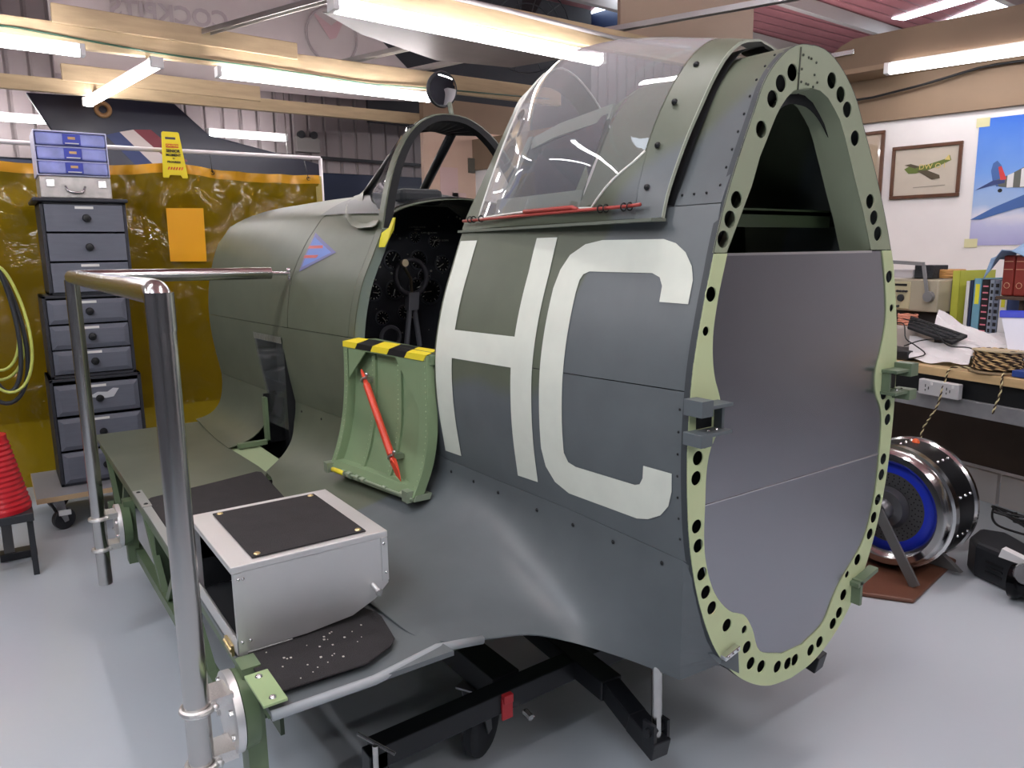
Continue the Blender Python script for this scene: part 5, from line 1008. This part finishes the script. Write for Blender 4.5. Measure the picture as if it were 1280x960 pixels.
wpoly_ = None
# bench -------------------------------------------------------------
B0 = Vector((2.447, 1.069, 0)); BD = Vector((-.1933, -.9811, 0)).normalized(); BN = Vector((-BD.y, BD.x, 0))    # BD runs towards the viewer, BN towards the wall
def bp_(u, d, z): return B0+BD*u+BN*d+Vector((0, 0, z))
def bbox(mb, u0, u1, d0, d1, z0, z1, mi=0):
    return mb.add([bp_(u, d, z) for z in (z0, z1) for d in (d0, d1) for u in (u0, u1)], [(0, 2, 3, 1), (4, 5, 7, 6), (0, 1, 5, 4), (2, 6, 7, 3), (0, 4, 6, 2), (1, 3, 7, 5)], mi)
bt = thing('work_bench', 'long workbench with pale wooden top and grey steel front rail', 'bench', tuple(bp_(.5, .4, 0)))
bbox(MB(), -1.6, 2.2, 0, .88, .835, .88).build('bench_top', mat('bench_wood', 'c2a67a', .55, var=.12, vscale=5, stretch=(8, 1, 8)), bt, bevel=.004)
bbox(MB(), -1.6, 2.2, .01, .05, .655, .735).build('bench_rail', mat('galvanised_grey', '9b9ca0', .4, .6, var=.15, vscale=12), bt, bevel=.003)
bbox(MB(), -1.6, 2.2, .03, .06, .735, .835).build('bench_apron', m_black, bt)
bbox(MB(), -1.6, 2.2, .74, .76, .20, .80).build('bench_back', mat('brown_hardboard', '4a3a30', .6, var=.1), bt)
for u in (-1.5, 2.0):
    for d in (.03, .80): bbox(MB(), u, u+.05, d, d+.05, 0, .84).build('bench_leg', mat('galvanised_grey', '9b9ca0', .4, .6), bt)
for u0, u1 in ((-.10, .17), (.19, .60), (.62, 1.1)):
    tag(bbox(MB(), u0, u1, .70, .73, .0, .185).build('pale_panel', mat('pale_panel', 'b9b2ae', .6), None, bevel=.003), {-.10: 'left pale panel on the floor under the bench', .19: 'middle pale panel on the floor under the bench', .62: 'right pale panel on the floor under the bench'}[u0], 'panel')
# double socket on the bench front
sk = thing('double_socket', 'white metal double power socket on the bench front', 'socket', tuple(bp_(.29, -.01, .77)))
bbox(MB(), .175, .40, -.035, .0, .735, .815).build('socket_box', mat('socket_white', 'c9c9cb', .35, .3), sk, bevel=.005)
for u in (.225, .345):
    b = MB(); bbox(b, u-.010, u-.006, -.0365, -.034, .775, .79); bbox(b, u+.008, u+.012, -.0365, -.034, .765, .78); bbox(b, u-.010, u-.006, -.0365, -.034, .755, .765); b.build('socket_slots', m_black, sk)
    b = MB(); bbox(b, u+.02, u+.032, -.038, -.034, .79, .805); b.build('switch', m_white, sk)
# oscilloscope / radio set at the back left of the bench
rs = thing('bench_instrument', 'beige vintage electronic instrument with carrying handle on the bench', 'instrument', tuple(bp_(-.2, .55, 1.14)))
m_rs = mat('instrument_beige', 'a29a86', .5, var=.05); m_rf = mat('instrument_face', 'b5ad8c', .5)
bbox(MB(), -.36, -.045, .35, .80, 1.13, 1.315).build('instrument_case', m_rs, rs, bevel=.008)
b = MB(); bbox(b, -.355, -.22, .343, .352, 1.14, 1.30); fcx = b.build('instrument_face', m_rf, rs, bevel=.003)
for u, z, r in ((-.275, 1.205, .022), (-.33, 1.205, .02), (-.30, 1.245, .007), (-.28, 1.245, .007), (-.26, 1.245, .007), (-.24, 1.245, .007), (-.29, 1.155, .008)):
    b = MB(); c = bp_(u, .343, z); b.lathe(c, -BN, [(0, r), (.012, r*.9), (.014, 0)], 14); b.build('knob', m_rubgrey, fcx, smooth='auto')
b = MB(); bbox(b, -.335, -.24, .341, .3435, 1.275, 1.288); b.build('face_marking', m_black, fcx)
b = MB(); b.bar(bp_(-.10, .34, 1.22), bp_(-.14, .34, 1.40), .02, .008, tuple(BN)); b.bar(bp_(-.14, .34, 1.405), bp_(-.45, .34, 1.42), .02, .02); b.cyl(bp_(-.09, .35, 1.22), bp_(-.09, .325, 1.22), .03, 18); b.build('carry_handle', mat('handle_grey', '8c8c8e', .4, .4), rs, smooth='auto')
tag(bbox(MB(), -.40, -.045, .42, .80, .885, 1.125).build('storage_box', mat('dark_storage', '34302e', .7), None, bevel=.004), 'dark storage box under the beige instrument on the bench', 'box')
tag(bbox(MB(), -.26, -.14, .42, .55, 1.32, 1.395).build('black_relay_box', mat('relay_black', '26292e', .5, bump=.6, bscale=120), None, bevel=.004), 'small black finned box on top of the beige instrument', 'box')
tag(bbox(MB(), -.40, -.27, .42, .58, 1.32, 1.37).build('white_carton', mat('carton_white', 'c6c2c6', .6), None, bevel=.004), 'small white carton on top of the beige instrument', 'carton')
b = MB(); rr = random.Random(5)
for k in range(6): b.tube([bp_(-.12+.07*math.cos(a)+rr.uniform(-.008, .008), .55+.07*math.sin(a), 1.325+.008*k) for a in np.linspace(0, 6.28, 22)[:-1]], .006, 6, closed=True)
tag(b.build('wire_coil', mat('tan_wire', 'b88a52', .5), None, smooth=True), 'coil of tan wire on top of the beige instrument', 'wire coil')
# books standing along the back
bks = [(-.035, .045, 1.365, 'b4b848', 'tall yellow-green folder leaning at the left end of the book row', 'c8cc3c', .30), (.050, .022, 1.31, 'd8d8d6', 'slim white folder right of the yellow-green one', None, .28), (.074, .018, 1.315, '2a3550', 'slim navy folder in the book row', None, .28), (.096, .044, 1.325, '6f9fb4', 'pale blue ring binder with yellow spine label', 'e0dc3c', .28), (.143, .042, 1.32, '1e1a1e', 'black ledger with pink spine marks', 'd87a8a', .28), (.187, .024, 1.32, '8f98a8', 'grey spiral file with black ribs, left of its pair', '1c1c20', .28), (.213, .030, 1.32, '7f889c', 'grey spiral file with black ribs, right of its pair', '1c1c20', .28), (.246, .040, 1.315, 'dcdcdc', 'white ring binder with a yellow spine label', 'e0dc3c', .28), (.290, .07, 1.335, '3c4c7c', 'wide blue lever file at the right end of the book row', None, .30)]
for k, (u, w_, zt, c_, lab, c2, dp_) in enumerate(bks):
    t = thing('binder', lab, 'binder', tuple(bp_(u+w_/2, .6, .885)), 'binders on the bench')
    b = MB(); bbox(b, u, u+.0025, .45, .45+dp_, .882, zt); bbox(b, u+w_-.0025, u+w_, .45, .45+dp_, .882, zt); bbox(b, u, u+w_, .45, .453, .882, zt); b.build('binder_cover', mat('binder_'+c_, c_, .45), t)
    bbox(MB(), u+.003, u+w_-.003, .455, .45+dp_-.01, .886, zt-.008).build('binder_pages', mat('paper', 'd8d6d0', .7), t)
    if c2 and k in (3, 7): bbox(MB(), u+.010, u+w_-.010, .4488, .45, zt-.14, zt-.03).build('spine_label', mat('spine_'+c2, c2, .5), t)
    if c2 and k in (4, 5, 6):
        b = MB()
        for z in np.arange(1.0, zt-.02, .035): bbox(b, u+.006, u+w_-.006, .4485, .45, z, z+(.008 if k == 4 else .02))
        b.build('spine_marks', mat('spine_'+c2, c2, .5), t)['kind'] = 'stuff'
# red bound volumes on a small shelf
sh = thing('wall_shelf', 'small dark shelf under the red bound volumes at right edge', 'shelf', tuple(bp_(.5, .4, 1.24)))
bbox(MB(), .335, 1.1, .28, .62, 1.228, 1.245).build('shelf_board', mat('shelf_dark', '4c3a30', .6), sh, bevel=.002)
bbox(MB(), .42, .44, .34, .60, .885, 1.228).build('shelf_support', mat('shelf_dark', '4c3a30', .6), sh); bbox(MB(), 1.05, 1.07, .34, .60, .885, 1.228).build('shelf_support', mat('shelf_dark', '4c3a30', .6), sh)
for k in range(8):
    u = .345+.062*k; t = thing('red_volume', 'red bound volume, first from the left on the small shelf' if k == 0 else ('red bound volume, second from the left on the small shelf' if k == 1 else 'red bound volume further right on the small shelf'), 'book', tuple(bp_(u+.03, .4, 1.25)), 'red bound volumes')
    bbox(MB(), u, u+.058, .30, .50, 1.247, 1.452).build('book_cover', mat('oxblood', '7c2c24', .45), t, bevel=.008)
    b = MB(); b.ring(bp_(u+.029, .299, 1.30), -BN, .014, .0015, 18, 5); b.build('gilt_badge', mat('gilt', 'c8a080', .4), t)
    for z in (1.38, 1.42): bbox(MB(), u+.006, u+.052, .2985, .300, z, z+.003).build('gilt_line', mat('gilt', 'c8a080', .4), t)
b = MB(); rows = []
for i, u in enumerate(np.linspace(.26, 1.1, 24)):
    rows.append([bp_(u, .26+.02*math.sin(u*30), 1.36-.05*math.cos(min(1, (u-.26)/.12)*3.1)+.03*math.sin(u*21)+.045) if j == 0 else bp_(u, .27+.05*j+.01*math.sin(i+j), 1.462+.015*math.sin(i*1.3+j)+(-.05 if u < .32 else 0)+.012*j) for j in range(5)])
b.grid(rows); tag(b.build('blue_jacket_cloth', mat('blue_cloth', '7f9cbc', .7, var=.25, vscale=9), None, smooth=True, solid=.004), 'crumpled pale blue cloth draped over the red volumes', 'cloth')
tag(bbox(MB(), .50, .9, .30, .6, .885, 1.15).build('clear_bin', mat('clear_bin', '9aa2ac', .25, coat=.5), None, bevel=.01), 'pale translucent bin under the small shelf', 'bin')
# blue-trimmed folder, papers, keyboard, rope
fd = thing('document_folder', 'white document folder with blue spine leaning at the right edge of the bench', 'folder', tuple(bp_(.6, .2, 1.0)))
b = MB(); b.prism([bp_(.40, .24, 1.14), bp_(.80, .25, 1.16), bp_(.82, .20, .96), bp_(.50, .19, .925)], (BN+Vector((0, 0, 1))), .012); b.build('folder_sheet', mat('folder_white', 'dde0ee', .5), fd, bevel=.002)
b = MB(); b.prism([bp_(.385, .245, 1.170), bp_(.80, .255, 1.19), bp_(.80, .245, 1.16), bp_(.395, .235, 1.14)], (BN+Vector((0, 0, 1))), .010); b.build('folder_spine', mat('folder_blue', '3444c0', .4), fd, bevel=.002)

tag(bbox(MB(), .62, 1.1, .02, .29, .884, .915).build('blue_book', mat('book_blue', '2c4488', .4), None, bevel=.003), 'flat dark blue book under the white folder', 'book')
m_paper = mat('roll_paper', 'e2dfe0', .6, var=.04)
def sheet(name, lab, pts, seg=10, amp=.01, m=m_paper):
    p0, p1, p2, p3 = [Vector(p) for p in pts]; b = MB()
    b.grid([[p0.lerp(p1, i/seg).lerp(p3.lerp(p2, i/seg), j/seg)+Vector((0, 0, amp*math.sin(i*1.1+j*.7)+amp*.8*math.sin(j*1.9-i*.4))) for j in range(seg+1)] for i in range(seg+1)])
    return tag(b.build(name, m, None, smooth=True, solid=.002), lab, 'paper')
sheet('plan_sheet', 'large white plan sheet rolled up behind the keyboard', [bp_(-.02, .34, 1.145), bp_(.40, .30, 1.0), bp_(.44, .25, .94), bp_(.0, .27, 1.05)])
sheet('plan_sheet', 'second white plan sheet lying at an angle by the folder', [bp_(.02, .42, 1.05), bp_(.40, .40, 1.03), bp_(.50, .16, .945), bp_(.18, .18, .955)])
sheet('plastic_bag_paper', 'crumpled white paper sheet in front of the keyboard', [bp_(-.07, .18, 1.005), bp_(.33, .16, .985), bp_(.36, .08, .905), bp_(.04, .05, .895)], amp=.008)
kb = thing('keyboard', 'black keyboard tilted on the pile of papers', 'keyboard', tuple(bp_(.1, .22, 1.05)))
b = MB(); b.prism([bp_(-.12, .24, 1.10), bp_(.26, .20, 1.025), bp_(.24, .11, .99), bp_(-.04, .12, 1.05)], (0, 0, 1), .016); b.build('keyboard_body', mat('kb_black', '1b1c20', .5), kb, bevel=.003)
b = MB()
for i in range(14):
    for j in range(3):
        a = .05+i*.065; c = bp_(-.12, .24, 1.116).lerp(bp_(.26, .20, 1.041), a).lerp(bp_(-.04, .12, 1.066).lerp(bp_(.24, .11, 1.006), a), .2+j*.28); b.obox(c, BD*.009, BN*.01, (0, 0, .003))
b.build('keyboard_keys', m_rubgrey, kb)['kind'] = 'stuff'
ck = [[(-.16, .10, .98), (-.13, .11, 1.07), (-.06, .11, 1.08), (-.02, .09, 1.0), (.05, .08, .97), (.12, .07, .93), (.05, .04, .90)], [(-.10, .16, 1.10), (.10, .12, 1.08), (.22, .10, .99), (.38, .08, .985), (.45, .07, .95)], [(-.02, .08, .96), (.08, .08, 1.0), (.2, .09, 1.02), (.3, .10, 1.03)]]
for k, pts in enumerate(ck):
    P_ = crom([bp_(*p) for p in pts], 24); b = MB(); b.tube([tuple(p) for p in P_], .0035, 6); tag(b.build('black_lead', m_black, None, smooth=True), ['black lead curling down over the crumpled paper', 'black lead lying over the keyboard towards the folder', 'short black lead crossing the crumpled paper'][k], 'cable')
tag(bbox(MB(), -.20, .02, .06, .22, .884, .935).build('black_tablet', mat('tablet_black', '202124', .4), None, bevel=.006), 'black electronic box lying at the bench edge beside the ring', 'box')
b = MB(); rr = random.Random(9)
for k in range(5): b.tube([bp_(-.20+.05*math.cos(a), .32+.05*math.sin(a), 1.06+.012*k+rr.uniform(-.004, .004)) for a in np.linspace(0, 6.28, 20)[:-1]], .006, 6, closed=True)
tag(b.build('orange_wire_coil', mat('orange_wire', 'd89078', .5), None, smooth=True), 'coil of salmon-orange wire left of the keyboard', 'wire coil')
tag(bbox(MB(), -.26, -.08, .24, .41, .884, 1.05).build('grey_tub', mat('tub_grey', 'b5aca6', .5), None, bevel=.015), 'pale grey plastic tub under the orange wire', 'tub')
rl = thing('rope_reel', 'wooden reel wound with brown and cream twisted cord', 'reel', tuple(bp_(.49, .08, .885)))
m_rp = mat('cord', 'c8a878', .8)
b = MB(); b.lathe(bp_(.49, .11, .884), (0, 0, 1), [(0, 0), (0, .125), (.008, .125), (.008, .06)], 28); b.build('reel_flange', mat('reel_ply', '8f7c60', .7), rl)
b = MB(); b.lathe(bp_(.49, .11, .986), (.05, 0, 1), [(0, 0), (0, .115), (.007, .115), (.007, 0)], 28); b.build('reel_flange', mat('reel_ply_pale', 'b8a888', .7), rl)
def cord(pts, r, name, root, lab=None, m1=None, m2=None, tw=60, n=None):
    """two-colour twisted cord along pts"""
    P_ = [Vector(p) for p in crom([tuple(p) for p in pts], n or 60)]; s = 0; A = []; B = []
    for i, p in enumerate(P_):
        if i: s += (p-P_[i-1]).length
        t = (P_[min(i+1, len(P_)-1)]-P_[max(i-1, 0)]).normalized(); u, v, _ = frame_from(t); w_ = u*math.cos(s*tw*6.28)+v*math.sin(s*tw*6.28); A.append(p+w_*r*.5); B.append(p-w_*r*.5)
    b = MB(); b.tube(A, r*.62, 5, mi=0); b.tube(B, r*.62, 5, mi=1); return b.build(name, [m1 or m_rp, m2 or mat('cord_brown', '3c2c20', .8)], root, smooth=True)
hp_ = []
for k in range(9):
    for a in np.linspace(0, 6.28, 36)[:-1]: hp_.append(bp_(.49+(.102-.004*(k % 2))*math.cos(a), .11+(.102-.004*(k % 2))*math.sin(a), .898+.0105*k+.0105*a/6.28))
cord(hp_, .0065, 'wound_cord', rl, tw=18, n=900)
cd1 = cord([bp_(.42, .03, .90), bp_(.33, -.01, .885), bp_(.315, -.03, .80), bp_(.30, -.04, .70), bp_(.24, -.06, .55), bp_(.24, -.08, .42), bp_(.29, -.14, .26), bp_(.36, -.28, .19), bp_(.42, -.34, .15)], .0055, 'twisted_cord', None, tw=24, n=260, m1=mat('cord_cream', 'd8cc9c', .8))
tag(cd1, 'long twisted cord hanging from the reel down to the black bag', 'cord')
cd2 = cord([bp_(.58, .03, .90), bp_(.60, -.012, .885), bp_(.60, -.02, .80), bp_(.585, -.03, .72), bp_(.58, -.03, .70)], .0055, 'twisted_cord', None, tw=24, n=90, m1=mat('cord_cream', 'd8cc9c', .8)); tag(cd2, 'short twisted cord end knotted below the bench front', 'cord')
# jet turbine wheel drum on a brown board -----------------------------
bd = MB(); bd.prism([(1.30, .66, 0), (1.47, .40, 0), (2.06, .50, 0), (2.20, .95, 0), (1.38, 1.0, 0)], (0, 0, 1), .02); tag(bd.build('brown_baseboard', mat('varnished_brown', '6b4636', .4, var=.1), None, bevel=.008), 'brown varnished board on the floor under the engine drum', 'board')
TC = Vector((1.66, .66, .315)); TA = Vector((1, .04, 0)).normalized()
tb = thing('engine_drum', 'silver and black jet engine drum with blue ring face lying on stand', 'engine part', (1.8, .8, .02))
m_chr = mat('polished_steel', (.6, .6, .6), .18, 1.); m_blk = mat('drum_black', '1c1d20', .35, .5)
b = MB(); b.lathe(TC, TA, [(.04, .0), (.04, .205), (.02, .215), (0, .235), (0, .262), (.02, .275), (.05, .278), (.055, .29), (.09, .29), (.10, .282), (.26, .282), (.27, .292), (.29, .292), (.295, .28), (.34, .26), (.34, 0)], 56); b.build('drum_body', m_chr, tb, smooth='auto')
b = MB(); b.lathe(TC, TA, [(.105, .2835), (.257, .2835)], 56); b.build('drum_band', m_blk, tb, smooth=True)
b = MB(); b.lathe(TC, TA, [(.036, .165), (.034, .208), (.04, .21)], 56); b.build('blue_ring', mat('ring_blue', '2038c8', .35), tb, smooth=True)
b = MB(); b.lathe(TC, TA, [(.036, .10), (.036, .165)], 48); b.build('perforated_ring', mat('perforated_grey', '5d5e60', .45, .6), tb)
u, v, _ = frame_from(TA); b = MB()
for r_, n_ in ((.112, 26), (.126, 30), (.140, 34), (.154, 38)):
    for k in range(n_): a = 6.283*k/n_+r_*40; b.lathe(TC+TA*.0352+(u*math.cos(a)+v*math.sin(a))*r_, -TA, [(0, .0035), (.0006, 0)], 6)
b.build('perforations', m_black, tb)['kind'] = 'stuff'
b = MB(); b.lathe(TC, TA, [(.034, .10), (.0, .085), (-.01, .05), (-.03, .045), (-.045, .03), (-.05, 0)], 40); b.build('drum_hub', mat('hub_grey', '6c6d70', .35, .7), tb, smooth='auto')
b = MB()
for k in range(10):
    for h_ in (.13, .18, .23): a = .3+k*.628; c = TC+TA*h_+(u*math.cos(a)+v*math.sin(a))*.283; b.dome(c, (u*math.cos(a)+v*math.sin(a)), .007, .008, 8)
b.build('drum_studs', m_bright, tb, smooth=True)['kind'] = 'stuff'
b = MB(); c = TC+TA*.18+Vector((.04, -.02, .28)); b.dome(c, (0, 0, 1), .018, .02, 10); b.build('orange_cap', mat('orange_cap', 'e0602c', .4), tb, smooth=True)
m_stand = mat('stand_grey', '7b7c7c', .4, .5)
b = MB(); b.bar(TC-TA*.05, TC-TA*.07+Vector((.0, -.20, -.29)), .045, .012, (1, 0, 0)); b.build('stand_leg', m_stand, tb)
b = MB(); b.bar(TC-TA*.05, TC-TA*.07+Vector((.0, .20, -.29)), .045, .012, (1, 0, 0)); b.build('stand_leg', m_stand, tb)
b = MB(); b.prism([TC+TA*.24+Vector((0, -.26, -.293)), TC+TA*.24+Vector((0, .26, -.293)), TC+TA*.24+Vector((0, .16, -.22)), TC+TA*.24+Vector((0, -.16, -.22))], TA, .03); b.build('stand_saddle', m_stand, tb)
# black kit at right: toolbox-like bag, headphones, gadget
bg = thing('black_case', 'dark grey moulded plastic case lying on the floor at right', 'case', (2.05, .5, 0))
b = MB(); b.prism([(2.03, .44, 0), (1.96, .38, .0), (1.90, .20, 0), (2.05, .12, 0), (2.22, .36, 0), (2.18, .46, 0)], (0, 0, 1), .165); b.build('case_shell', m_rubgrey, bg, bevel=.02)
b = MB(); q0, q1 = Vector((1.96, .38, 0)), Vector((1.90, .20, 0)); n_ = (q1-q0).cross(Vector((0, 0, 1))).normalized()
n_ = -n_ if n_.x > 0 else n_
for z in (.05, .075, .10): b.bar(q0.lerp(q1, .3)+n_*.003+Vector((0, 0, z)), q0.lerp(q1, .75)+n_*.003+Vector((0, 0, z)), .006, .008)
b.build('case_ribs', mat('rib_black', '1d1e21', .5), bg)
hd = thing('headphones', 'black headphones lying behind the dark case', 'headphones', (2.25, .62, .15))
b = MB(); b.ring((2.26, .58, .20), (.3, -1, .3), .075, .012, 26, 8); b.build('headband', m_black, hd, smooth=True)
b = MB(); b.lathe((2.19, .60, .19), (-.7, -.7, 0), [(0, 0), (0, .035), (.02, .04), (.035, .03), (.035, 0)], 20); b.build('ear_cup', mat('cup_grey', '55565a', .35, .3), hd, smooth='auto')
b = MB(); rr = random.Random(4)
P_ = crom([(2.25+rr.uniform(-.05, .25), .45+rr.uniform(-.25, .15), .155+rr.uniform(0, .04)) for _ in range(14)], 120); b.tube([tuple(p) for p in P_], .006, 6); tag(b.build('black_lead', m_black, None, smooth=True), 'tangled black lead on top of the dark case', 'cable')
gd = thing('machined_gadget', 'shiny black machined unit with white strap at the right edge', 'machine part', (1.98, .10, 0))
b = MB(); b.lathe((1.86, .19, .08), (.1, -1, .05), [(0, 0), (0, .07), (.03, .075), (.04, .06), (.10, .06), (.12, .07), (.2, .07), (.2, 0)], 24); b.build('gadget_body', mat('gloss_black', '16171a', .15, .6), gd, smooth='auto')
b = MB(); b.lathe((1.80, .12, .15), (-.7, -.5, .3), [(0, 0), (0, .045), (.02, .045), (.02, .03), (.01, .03), (.01, 0)], 20); b.build('gadget_dial', m_chr, gd, smooth='auto')
b = MB(); b.prism([(1.84, .24, .175), (1.84, .10, .165), (1.84, .0, .17), (1.84, .0, .19), (1.84, .10, .185), (1.84, .23, .215)], (1, 0, 0), .04); b.build('white_strap', m_white, gd)
# papers pinned on the pink partition
for k, (x, z, w_, h_) in enumerate([(2.22, 2.20, .20, .28), (2.33, 2.0, .16, .2)]):
    tag(MB().box(x-w_/2, x+w_/2, 5.494, 5.499, z-h_/2, z+h_/2).build('pinned_paper', mat('pinned_pink', 'd8b8b4', .7), None), ['pinkish paper sheet pinned on the far partition', 'smaller pinkish sheet pinned below on the partition'][k], 'paper')
tag(MB().box(2.44, 2.51, 5.47, 5.499, 2.30, 2.44).build('grey_tape_patch', mat('patch_grey', '5e5a50', .5), None), 'dark grey tape patch on the far partition', 'tape')
